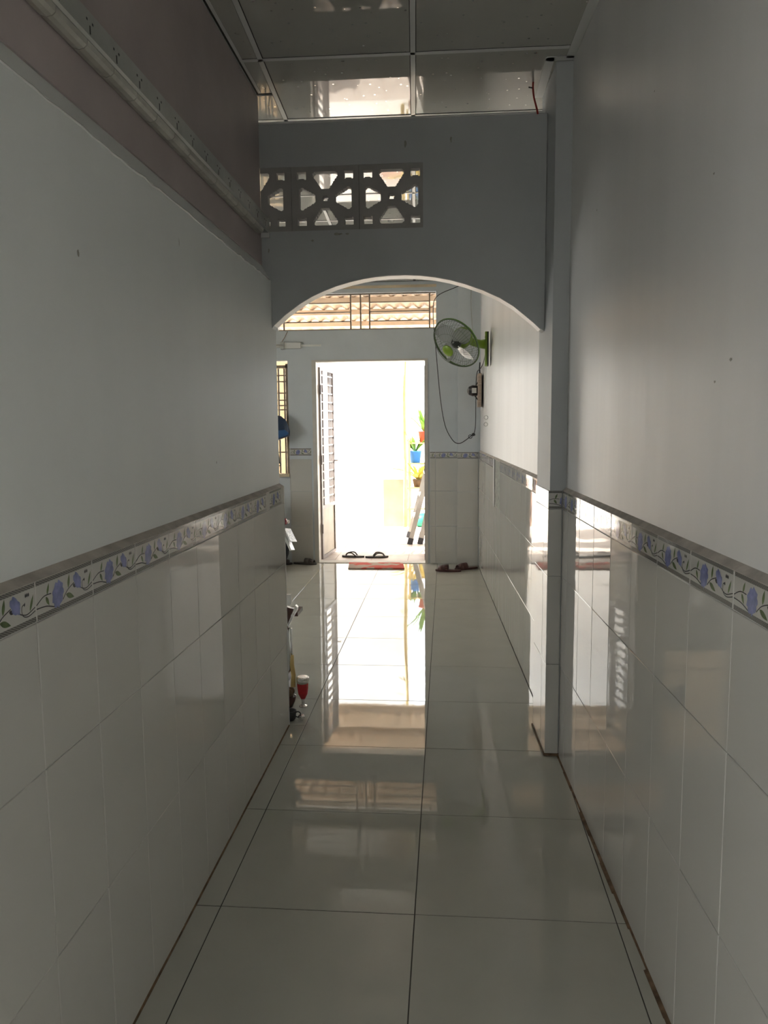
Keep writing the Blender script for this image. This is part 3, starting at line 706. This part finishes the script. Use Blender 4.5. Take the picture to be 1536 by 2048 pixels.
# aluminium folding ladder leaning against the porch side wall
e = empty('step_ladder', (-0.30, 9.62, 0), 'folded aluminium step ladder leaning outside right of the doorway', 'ladder')
def rail(a, b, m='ladder', w=0.055): MB().bar(a, b, w, 0.022, (0, 1, 0)).obj('rail', m, e)
A = [((-0.145, -0.27, 0.02), (0.36, -0.20, 1.95)), ((-0.185, 0.30, 0.02), (0.32, 0.22, 1.95))]
B = [((-0.02, -0.25, 0.02), (0.40, -0.20, 1.90)), ((-0.02, 0.25, 0.02), (0.40, 0.20, 1.90))]
for a, b in A+B: rail(a, b)
for a, b in A+B:
    a = Vector(a); d = (Vector(b)-a).normalized(); MB().bar(a-d*0.02, a+d*0.06, 0.068, 0.034, (0, 1, 0)).obj('rubber_foot', 'rubber', e)
for k in range(6):
    t = 0.16+0.14*k; p = Vector(A[0][0]).lerp(Vector(A[0][1]), t); q = Vector(A[1][0]).lerp(Vector(A[1][1]), t)
    MB().bar(p, q, 0.07, 0.02, (0, 0, 1)).obj('tread', 'ladder', e)
for t in (0.2, 0.6):
    p = Vector(B[0][0]).lerp(Vector(B[0][1]), t); q = Vector(B[1][0]).lerp(Vector(B[1][1]), t); MB().bar(p, q, 0.03, 0.02, (0, 0, 1)).obj('brace', 'alu', e)

# ------------------------------------------------------------------ scooters
def scooter(loc, rz, label, bodym, lean=0.0):
    """local +x is the tail end, -x the front"""
    e = empty('motor_scooter', loc, label, 'scooter', None, (lean, 0, rz))
    ax = Matrix.Rotation(PI/2, 3, 'X')
    for x in (0.60, -0.62):
        wh = MB().torus(0.215, 0.048, 30, 10, (x, 0, 0.263), ax).obj('tyre', 'rubber', e, True)
        MB().lathe([(0.06, -0.03), (0.17, -0.012), (0.17, 0.012), (0.06, 0.03)], 20, (x, 0, 0.263), ax).obj('wheel_hub', 'alu', wh)
    def loft(secs, m, nm):
        b = MB(); n_ = 14
        for x, z, ry, rz_ in secs: b.v += [(x, ry*math.cos(2*PI*j/n_), z+rz_*math.sin(2*PI*j/n_)) for j in range(n_)]
        for i in range(len(secs)-1):
            for j in range(n_): b.f.append((i*n_+j, (i+1)*n_+j, (i+1)*n_+(j+1)%n_, i*n_+(j+1)%n_))
        b.f += [tuple(range(n_)), tuple((len(secs)-1)*n_+j for j in range(n_))[::-1]]; b.m = [0]*len(b.f); return b.obj(nm, m, e, True)
    loft([(0.79, 0.56, 0.04, 0.035), (0.70, 0.59, 0.10, 0.085), (0.45, 0.59, 0.14, 0.12), (0.15, 0.52, 0.14, 0.14), (-0.05, 0.42, 0.12, 0.12)], bodym, 'tail_body')
    loft([(0.66, 0.775, 0.08, 0.02), (0.50, 0.775, 0.13, 0.045), (0.15, 0.73, 0.13, 0.055), (-0.08, 0.70, 0.09, 0.05), (-0.14, 0.68, 0.04, 0.02)], 'black', 'seat')
    loft([(-0.02, 0.36, 0.13, 0.07), (-0.25, 0.34, 0.14, 0.05), (-0.40, 0.42, 0.15, 0.10)], bodym, 'foot_board')
    loft([(-0.36, 0.42, 0.17, 0.05), (-0.45, 0.68, 0.17, 0.22), (-0.52, 0.80, 0.11, 0.16), (-0.60, 0.72, 0.05, 0.10)], bodym, 'front_shield')
    loft([(-0.80, 0.40, 0.03, 0.015), (-0.66, 0.52, 0.07, 0.03), (-0.50, 0.47, 0.06, 0.03)], bodym, 'front_fender')
    MB().tube([(-0.62, 0.0, 0.263), (-0.50, 0, 0.75), (-0.44, 0, 0.98)], 0.025, 10).obj('fork', 'chrome', e, True)
    MB().tube([(-0.36, -0.34, 1.02), (-0.42, -0.16, 1.03), (-0.44, 0, 1.0), (-0.42, 0.16, 1.03), (-0.36, 0.34, 1.02)], 0.014, 8).obj('handlebar', 'black', e, True)
    for s in (-1, 1):
        MB().tube([(-0.40, 0.20*s, 1.03), (-0.42, 0.24*s, 1.18)], 0.005, 6).obj('mirror_arm', 'black', e)
        MB().ell((-0.42, 0.26*s, 1.21), (0.012, 0.06, 0.038), 14, 8).obj('mirror', 'black', e, True)
        MB().tube([(-0.38, 0.20*s, 1.01), (-0.50, 0.31*s, 1.0)], 0.006, 6).obj('brake_lever', 'chrome', e)
    MB().ell((-0.50, 0, 0.93), (0.09, 0.13, 0.08), 16, 10).obj('headset', bodym, e, True)
    tl = MB().ell((0.80, 0, 0.53), (0.03, 0.05, 0.034), 16, 10).obj('tail_light', 'tail', e, True)
    MB().ell((0.80, 0.085, 0.53), (0.02, 0.022, 0.022), 10, 8).obj('turn_light', 'white_pl', e, True); MB().ell((0.80, -0.085, 0.53), (0.02, 0.022, 0.022), 10, 8).obj('turn_light', 'white_pl', e, True)
    mg = MB(); mg.prism([(0.76, -0.05, 0.50), (0.86, -0.06, 0.34), (0.90, -0.05, 0.25), (0.885, -0.05, 0.24), (0.84, -0.06, 0.33), (0.74, -0.05, 0.49)], (0, 0.10, 0)); mg.obj('mud_flap', 'white_pl', e)
    mp = Matrix.Translation((0.868, 0, 0.395)) @ Matrix.Rotation(math.radians(-30), 4, 'Y')
    pl = MB().box(-0.003, 0.003, -0.085, 0.085, -0.075, 0.075).obj('number_plate', 'plate', e, mw=mp)
    MB().tube([(0.72, 0.13, 0.34), (0.35, 0.13, 0.30), (0.0, 0.10, 0.28)], [0.045, 0.045, 0.02], 12).obj('exhaust', 'chrome', e, True)
    MB().box(-0.02, 0.35, -0.09, 0.09, 0.24, 0.42).obj('engine', 'alu_dull', e)
    MB().tube([(0.05, -0.10, 0.27), (0.10, -0.24, 0.012)], 0.010, 8).obj('side_stand', 'black', e)
    return e
scooter((-2.41, 7.53, 0.0), math.radians(-10), 'white scooter parked indoors by the barred window, tail showing', 'white_pl', -0.16)
scooter((-1.98, 9.75, 0.0), math.radians(100), 'dark scooter parked on the porch behind the open door leaf', 'shoe', 0.0)

# ------------------------------------------------------------------ wall fan
fan = empty('wall_fan', (0.371, 6.86, 1.985), 'green and grey wall fan on the right wall beyond the arch', 'fan')
FX, FY, FZ = 0.371, 6.86, 1.985
def L(x, y, z): return Vector((x-FX, y-FY, z-FZ))
pl = MB(); prof = [(-0.055, 0.0), (-0.06, 0.08), (-0.055, 0.18), (-0.035, 0.285), (0.035, 0.285), (0.055, 0.18), (0.06, 0.08), (0.055, 0.0), (0.03, -0.01), (-0.03, -0.01)]
pl.prism([(-0.004, y, z) for y, z in prof][::-1], (-0.012, 0, 0)); bp = pl.obj('back_plate', 'black', fan)
pl = MB(); pl.prism([(-0.016, y*0.9, z) for y, z in prof][::-1], (-0.018, 0, 0)); pl.obj('plate_cover', 'green', fan)
MB().tube([L(0.345, 6.86, 2.165), L(0.30, 6.85, 2.165), L(0.24, 6.80, 2.175), L(0.18, 6.74, 2.20)], [0.045, 0.036, 0.034, 0.04], 12).obj('arm', 'green', fan, True)
nrm = Vector((-0.56, -0.62, -0.55)).normalized()
hubc = Vector((0.082, 6.60, 2.150))
zax = nrm; xax = Vector((0, 0, 1)).cross(zax).normalized(); yax = zax.cross(xax)
FM = Matrix((xax, yax, zax)).transposed().to_4x4(); FM.translation = hubc - Vector((FX, FY, FZ))
RF = 0.224
MB().lathe([(0.03, -0.19), (0.065, -0.175), (0.085, -0.12), (0.085, -0.06), (0.06, -0.03), (0.02, -0.02)], 24).obj('motor_housing', 'green', fan, True, mw=FM)
MB().lathe([(0.04, -0.022), (0.045, 0.01), (0.03, 0.03), (0.01, 0.034)], 20).obj('hub', 'black', fan, True, mw=FM)
for k in range(4):
    b = MB(); a0 = math.radians(22+90*k); pr = None
    for i in range(9):
        t = i/8; r = 0.04+t*(RF-0.06); hw = (0.022+0.062*math.sin(PI*min(1, t*0.75+0.12)))
        cur = []
        for s in (-1, -0.33, 0.33, 1):
            a = a0+s*hw/r*0.85+0.25*t; cur.append((r*math.cos(a), r*math.sin(a), 0.008+0.028*s))
        if pr:
            for q in range(3): b.quad(pr[q], cur[q], cur[q+1], pr[q+1])
        pr = cur
    o = b.obj('blade', 'blade', fan, True, mw=FM)
def cage(sign, depth, nm, m):
    g = MB()
    def zz(r): return sign*depth*(1-(max(0, (r-0.05)/(RF-0.05)))**2.2) if r > 0.05 else sign*depth
    g.torus(RF, 0.0042, 60, 6, (0, 0, 0.004*sign))
    for r in (0.085, 0.14, 0.19): g.torus(r, 0.0012, 48, 4, (0, 0, zz(r)))
    for k in range(54):
        a = 2*PI*k/54; pts_ = [(r*math.cos(a), r*math.sin(a), zz(r)) for r in (0.045, 0.09, 0.15, 0.20, 0.225, RF)]; g.tube(pts_, 0.0011, 4, False)
    return g.obj(nm, m, fan, True, mw=FM)
cage(1, 0.125, 'front_guard', 'guard'); cage(-1, 0.075, 'rear_guard', 'guard')
MB().lathe([(0.050, 0.118), (0.053, 0.126), (0.045, 0.132), (0.01, 0.134)], 24).obj('centre_badge', 'green', fan, True, mw=FM)
MB().torus(RF, 0.007, 60, 8, (0, 0, -0.004)).obj('guard_rim', 'green_d', fan, True, mw=FM)
for k, (dy, zb) in enumerate(((0.0, 1.545), (0.035, 1.485))):
    x = FX-0.022
    c = MB().tube([L(x, 6.84+dy, 1.99), L(x, 6.84+dy, zb)], 0.0016, 5).obj('pull_cord', 'white_pl', fan)
    MB().torus(0.016, 0.003, 18, 5, L(x, 6.84+dy, zb-0.016), Matrix.Rotation(PI/2, 3, 'X')).obj('pull_ring', 'alu_dull', c)
# power cords
def curve_pts(p, k=6):
    p = [Vector(q) for q in p]; out = []
    for i in range(len(p)-1):
        a, b, c, d = p[max(i-1, 0)], p[i], p[i+1], p[min(i+2, len(p)-1)]
        for j in range(k):
            t = j/k; out.append(0.5*((2*b)+(c-a)*t+(2*a-5*b+4*c-d)*t*t+(3*b-a-3*c+d)*t**3))
    return out+[p[-1]]
c = empty('power_cord', (0.111, 7.90, 2.841), 'long dark cord looping from the transom down to a plug', 'cord')
o0 = Vector((0.111, 7.90, 2.841))
cp = [(0.30, 7.92, 2.935), (0.111, 7.90, 2.841), (-0.098, 7.95, 2.753), (-0.134, 7.98, 2.591), (-0.109, 7.99, 2.27), (-0.064, 7.98, 1.769), (-0.013, 7.96, 1.465), (0.064, 7.92, 1.312), (0.13, 7.91, 1.275), (0.201, 7.90, 1.311), (0.262, 7.90, 1.361)]
MB().tube([p-o0 for p in curve_pts(cp)], 0.0042, 6).obj('cord', 'black', c, True)
MB().tube([Vector(p)-o0 for p in ((0.262, 7.90, 1.361), (0.275, 7.90, 1.366), (0.292, 7.90, 1.372))], [0.012, 0.017, 0.015], 10).obj('plug', 'black', c, True)
c = empty('fan_cord', (0.30, 7.89, 1.40), 'dark cord from the fan bracket down to the plug', 'cord'); o0 = Vector((0.30, 7.89, 1.40))
cp = [(0.285, 7.885, 1.385), (0.296, 7.88, 1.462), (0.298, 7.87, 1.70), (0.300, 7.87, 1.90), (0.305, 7.70, 1.985), (0.325, 7.50, 2.0), (0.345, 7.2, 2.05), (0.352, 6.95, 2.18), (0.352, 6.90, 2.26), (0.345, 6.87, 2.27), (0.338, 6.86, 2.22)]
MB().tube([p-o0 for p in curve_pts(cp)], 0.004, 6).obj('cord', 'black', c, True)
MB().torus(0.018, 0.0035, 18, 5, Vector((0.245, 7.90, 1.345))-o0, Matrix.Rotation(PI/2, 3, 'X')).obj('cord_loop', 'black', c)
tag(MB().tube(curve_pts([(0.25, 7.935, 2.93), (0.248, 7.935, 2.70), (0.262, 7.935, 2.45), (0.288, 7.935, 2.27)]), 0.004, 6).obj('wall_cable', 'alu_dull', smooth=True), 'thin grey cable running down the corner column', 'cable')
# switch board with charger
yb = 7.72; e = empty('socket_board', (XR(yb)-0.001, yb, 1.66), 'wooden socket board with a plugged black adaptor by the corner', 'socket')
MB().box(-0.032, 0, -0.16, 0.13, -0.02, 0.30).obj('board', 'wood', e)
MB().lathe([(0.05, 0), (0.055, 0.05), (0.04, 0.085), (0.015, 0.10)], 12, (-0.032, 0, 0.14), Matrix.Rotation(-PI/2, 3, 'Y')).obj('adaptor', 'black', e)
MB().box(-0.09, -0.045, -0.062, -0.05, 0.115, 0.165).obj('adaptor_label', 'white_pl', e)
MB().tube([(-0.05, -0.03, 0.19), (-0.032, -0.03, 0.22)], 0.006, 6).obj('strut', 'black', e); MB().tube([(-0.06, -0.03, 0.09), (-0.032, -0.03, 0.05)], 0.006, 6).obj('strut', 'black', e)
MB().tube([(-0.01, 0.0, 0.30), (-0.012, 0.05, 0.36), (-0.008, 0.05, 0.42)], 0.006, 6).obj('wire', 'black', e)

# ------------------------------------------------------------------ tube light over the window
e = empty('tube_light', (-1.32, YF-0.001, 2.30), 'slim white tube light mounted over the barred window', 'lamp')
MB().box(-1.1, -0.24, -0.035, -0.002, -0.018, 0.018).obj('batten', 'white_pl', e)
MB().box(-0.37, -0.19, -0.045, -0.001, -0.03, 0.03).obj('end_box', 'white_pl', e)
MB().tube([(-1.1, -0.055, -0.004), (-0.37, -0.055, -0.004)], 0.013, 10).obj('tube', 'grout_w', e, True)
MB().box(-0.40, -0.36, -0.065, -0.001, -0.036, 0.036).obj('lamp_holder', 'alu_dull', e)
MB().box(-0.19, 0.02, -0.014, -0.002, -0.010, 0.010).obj('trunking', 'plaster', e)
MB().tube([(-0.40, -0.01, 0.03), (-0.36, -0.01, 0.09), (-0.33, -0.01, 0.15)], 0.0035, 5).obj('wire', 'iron', e)

# ------------------------------------------------------------------ navy helmet on the window bars
e = empty('helmet', (-1.765, 7.93, 1.32), 'navy half helmet with hanging strap on the window bars', 'helmet')
h = MB(); h.lathe([(0.135, 0.0), (0.138, 0.05), (0.125, 0.14), (0.095, 0.21), (0.05, 0.25), (0.005, 0.262)], 24)
h.v = [(x, y*0.62, z+0.35*x if z < 0.06 else z+0.18*x*(1-z/0.27)) for x, y, z in h.v]; h.obj('shell', 'navy', e, True)
MB().prism([(0.02, -0.088, 0.02), (0.115, -0.065, 0.05), (0.14, -0.06, 0.075), (0.10, -0.075, 0.11), (-0.02, -0.092, 0.10)], (0, -0.006, 0)).obj('brim', 'navy_l', e)
MB().tube(curve_pts([(0.02, -0.06, 0.03), (0.012, -0.065, -0.08), (0.025, -0.065, -0.16), (0.034, -0.065, -0.235)]), 0.009, 6).obj('strap', 'black', e, True)
MB().torus(0.014, 0.005, 14, 6, (0.034, -0.065, -0.248), Matrix.Rotation(PI/2, 3, 'X')).obj('buckle', 'black', e)

# ------------------------------------------------------------------ doormat and footwear
m_ = MB(); poly = [(-1.005, 7.705), (-0.425, 7.722), (-0.462, 8.03), (-1.035, 8.025)]
o = MB().prism([(x+0.72, y-7.87, 0.0) for x, y in poly], (0, 0, 0.012)).obj('doormat', 'doormat', loc=(-0.72, 7.87, 0.0012))
tag(o, 'flat red and tan doormat on the floor before the doorway', 'doormat')
def sole(L_, wf, wh):
    pts_ = []
    for i in range(24):
        a = 2*PI*i/24; x = math.cos(a)*L_/2; w = (wf if x > 0 else wh); k = 0.5+0.5*math.cos(a); w = wh+(wf-wh)*(k*k*(3-2*k)); pts_.append((x, math.sin(a)*w*(0.92+0.08*math.cos(2*a))))
    return pts_
def slipper(loc, rz, label, m, style, cat='slipper', group=None):
    e = empty('slipper', loc, label, cat, group, (0, 0, rz)); p = sole(0.26, 0.05, 0.036)
    so = MB(); so.prism([(x, y, 0.0) for x, y in p], (0, 0, 0.018)); so.obj('sole', m, e)
    b = MB(); pr = None
    if style == 'band':
        for i in range(11):
            a = PI*i/10; y = -math.cos(a)*0.05; z = 0.014+math.sin(a)*0.055; cur = ((0.0, y, z), (0.05, y*1.02, z*0.95), (0.10, y*0.92, 0.014+(z-0.014)*0.62))
            if pr: b.quad(pr[0], pr[1], cur[1], cur[0]); b.quad(pr[1], pr[2], cur[2], cur[1])
            pr = cur
        o_ = b.obj('strap', m, e, True); o_.modifiers.new('t', 'SOLIDIFY').thickness = 0.004
    else:
        for s in (-1, 1): MB().tube(curve_pts([(0.085, 0, 0.018), (0.06, 0.02*s, 0.045), (0.0, 0.045*s, 0.05), (-0.04, 0.036*s, 0.014)]), 0.0075, 6).obj('strap', m, e, True)
    return e
slipper((0.02, 7.62, 0.001), math.radians(172), 'maroon slipper lying toe left near the right wall', 'maroon', 'band')
slipper((0.205, 7.74, 0.001), math.radians(205), 'maroon slipper in the corner touching the right wall', 'maroon', 'band')
slipper((-1.04, 8.42, 0.001), math.radians(172), 'black flip flop on the porch, left of the pair', 'shoe', 'thong')
slipper((-0.772, 8.40, 0.001), math.radians(8), 'black flip flop on the porch, right of the pair', 'shoe', 'thong')
slipper((-1.765, 7.93, 0.001), math.radians(8), 'dark shoe against the front wall under the scooter plate', 'shoe', 'band', 'shoe')
slipper((-1.50, 7.96, 0.001), math.radians(-8), 'dark shoe against the front wall nearest the door', 'shoe', 'band', 'shoe')

# ------------------------------------------------------------------ low shrine cabinet peeking past the left wall
e = empty('shrine_cabinet', (-1.10, 4.05, 0), 'white and dark wood floor shrine peeking out behind the passage wall', 'shrine')
MB().box(-0.28, 0.19, -0.18, 0.25, 0.0, 0.045).obj('plinth', 'darkwood', e)
MB().box(-0.28, 0.0, 0.22, 0.25, 0.045, 0.42).obj('back_panel', 'darkwood', e)
MB().box(-0.27, 0.282, -0.19, -0.165, 0.19, 0.42).obj('side_panel', 'white_pl', e)
MB().tube([(0.286, -0.19, 0.19), (0.286, -0.19, 0.42)], 0.010, 12).obj('highlight_post', 'chrome', e, True)  # chrome rod added to mirror the doorway as a bright vertical line
MB().box(-0.28, 0.27, 0.10, 0.25, 0.41, 0.43).obj('roof', 'darkwood', e)
b = MB(); b.prism([(0.24, -0.2, 0.42), (0.275, -0.2, 0.415), (0.292, -0.2, 0.49), (0.312, -0.2, 0.525), (0.29, -0.2, 0.53), (0.275, -0.2, 0.535), (0.24, -0.2, 0.545)], (0, 0.03, 0)); b.obj('carved_bracket', 'darkwood', e)
b = MB(); b.prism([(0.268, -0.203, 0.43), (0.280, -0.203, 0.435), (0.325, -0.203, 0.515), (0.330, -0.203, 0.535), (0.318, -0.203, 0.545), (0.300, -0.203, 0.500)], (0, 0.028, 0)); b.obj('bracket_edge', 'silver', e)
MB().box(0.10, 0.292, -0.20, -0.17, 0.545, 0.60).obj('top_plaque', 'white_pl', e)
tag(MB().tube([(0, 0, 0), (0.004, 0, 0.06), (-0.003, 0, 0.12), (0.0, 0, 0.17)], [0.013, 0.012, 0.011, 0.008], 10).obj('candle', 'candle', smooth=True, loc=(-0.803, 3.845, 0.110)), 'slim yellow candle standing among brown roots', 'candle')
gb = empty('root_bowl', (-0.832, 3.845, 0.0), 'dark bowl of knobbly brown roots holding a candle', 'bowl')
MB().lathe([(0.025, 0.0), (0.038, 0.03), (0.045, 0.058), (0.040, 0.058), (0.034, 0.03), (0.005, 0.02)], 20).obj('bowl', 'darkwood', gb, True)
rr = random.Random(4)
for k in range(7):
    a = 2*PI*k/7; r_ = 0.020 if k else 0; s = 0.020+0.006*rr.random()
    MB().ell((math.cos(a)*r_, math.sin(a)*r_, 0.078+0.018*rr.random()), (s, s*0.8, s*0.95), 10, 7).obj('root', 'ginger', gb, True)
g = empty('red_goblet', (-0.752, 3.85, 0.0), 'red crystal goblet with a silver rim beside the brown roots', 'goblet')
MB().lathe([(0.022, 0.0), (0.022, 0.005), (0.008, 0.012), (0.007, 0.03), (0.012, 0.045)], 16).obj('stem', 'silver', g)
MB().lathe([(0.012, 0.045), (0.024, 0.07), (0.029, 0.105), (0.030, 0.132)], 9).obj('cup', 'red', g)
MB().lathe([(0.031, 0.130), (0.034, 0.142), (0.034, 0.160), (0.028, 0.164), (0.01, 0.166)], 14).obj('rim_lid', 'silver', g)
cpx = empty('black_cup', (-0.782, 3.665, 0.0), 'small black cup with a round handle on the floor at the wall end', 'cup')
MB().lathe([(0.020, 0.0), (0.028, 0.012), (0.031, 0.05), (0.027, 0.05), (0.022, 0.012), (0.004, 0.008)], 20).obj('cup_body', 'black', cpx, True)
MB().torus(0.014, 0.0032, 20, 6, (0.038, 0.0, 0.030), Matrix.Rotation(PI/2, 3, 'X')).obj('handle', 'black', cpx, True)
gl = MB().lathe([(0.012, 0.0), (0.016, 0.004), (0.018, 0.016), (0.014, 0.022), (0.004, 0.022)], 9).obj('shiny_trinket', 'silver', loc=(-0.728, 3.675, 0.001))
tag(gl, 'tiny shiny trinket on the floor beside the black cup', 'trinket')

# ------------------------------------------------------------------ slotted rail along the upper left wall
ra = empty('slotted_rail', (-0.832, 2.3, 2.30), 'long grey metal rail with dark T slots on the mauve board', 'rail')
x0 = 0.0; ya, yb_ = -1.6, 1.19
MB().prism([(0.001, ya, 0.033), (0.038, ya, 0.033), (0.044, ya, 0.038), (0.044, ya, 0.090), (0.030, ya, 0.104), (0.001, ya, 0.104)], (0, yb_-ya, 0)).obj('rail_body', 'alu_dull', ra)
ys = [1.751+0.1385*k-0.1385*8 for k in range(22)]
prev = 0.72-2.3
for k, y in enumerate(ys):
    yy = y-2.3+0.0
    sgm = MB()
    if yy < yb_-0.02 and yy > prev+0.02:
        sgm.prism([(0.002, prev+0.0015, 0.032), (0.002, prev+0.0015, 0.016), (0.016, prev+0.0015, 0.012), (0.028, prev+0.0015, 0.014), (0.035, prev+0.0015, 0.020), (0.037, prev+0.0015, 0.032)][::-1], (0, yy-prev-0.003, 0)); sgm.obj('strip_segment', 'strip', ra)
    prev = yy
    if yy < yb_-0.05:
        t = MB(); t.box(0.0435, 0.0446, yy-0.0022, yy+0.0022, 0.042, 0.060); t.box(0.0435, 0.0446, yy-0.017, yy-0.011, 0.066, 0.071); t.box(0.0435, 0.0446, yy+0.011, yy+0.017, 0.066, 0.071); t.obj('slot_mark', 'black', ra)
MB().box(0.004, 0.043, yb_+0.001, yb_+0.012, 0.012, 0.096).obj('end_cap', 'white_pl', ra)
# red cord at the ceiling
c = empty('hanging_string', (0.376, 3.5, 2.86), 'short red string dangling from the ceiling edge by the pillar', 'string'); o0 = Vector((0.376, 3.5, 2.86))
MB().tube([p-o0 for p in curve_pts([(0.372, 3.52, 2.935), (0.369, 3.5, 2.90), (0.374, 3.5, 2.861), (0.385, 3.5, 2.82), (0.391, 3.5, 2.794)])], [0.004]*25, 6).obj('cord', 'redcord', c, True)
MB().tube([Vector(p)-o0 for p in ((0.350, 3.5, 2.904), (0.369, 3.5, 2.900))], 0.003, 6).obj('knot', 'black', c)

# ------------------------------------------------------------------ stains and scuffs on the plaster
MT['stain'] = mat('faint_stain', (0.36, 0.35, 0.30), 0.6, var=0.25, scale=40)
def stain(parent, c, ud, n, w, h, seed):
    rr_ = random.Random(seed); c = Vector(c); ud = Vector(ud).normalized(); n = Vector(n).normalized(); v = Vector((0, 0, 1)); pts_ = []
    for i in range(14):
        a = 2*PI*i/14; k = 0.6+0.5*rr_.random(); pts_.append(c + n*0.0006 + ud*math.cos(a)*w/2*k + v*math.sin(a)*h/2*k)
    MB().quad(*pts_).obj('stain', 'stain', parent)
for k, (x, z, w, h) in enumerate(((-0.18, 2.70, 0.012, 0.035), (0.02, 2.71, 0.01, 0.03), (-0.485, 2.325, 0.04, 0.014), (-0.60, 2.30, 0.016, 0.010), (-0.44, 2.325, 0.018, 0.012), (-0.80, 2.26, 0.008, 0.02))):
    stain(wall_arch, (x, YA0, z), (1, 0, 0), (0, -1, 0), w, h, k)
for k, (y, z, w, h) in enumerate(((1.62, 1.60, 0.014, 0.008), (1.70, 1.56, 0.012, 0.007), (2.85, 2.22, 0.008, 0.008), (1.75, 2.0, 0.01, 0.006), (2.2, 2.35, 0.008, 0.006))):
    stain(wall_right, (XR(y)+0.014, y, z), RT, RN, w, h, 20+k)
for k, (y, z, w, h) in enumerate(((2.3, 2.02, 0.004, 0.03), (1.65, 1.85, 0.012, 0.016), (2.6, 1.35, 0.008, 0.012))):
    stain(wall_left, (XL-0.019, y, z), (0, 1, 0), (1, 0, 0), w, h, 40+k)
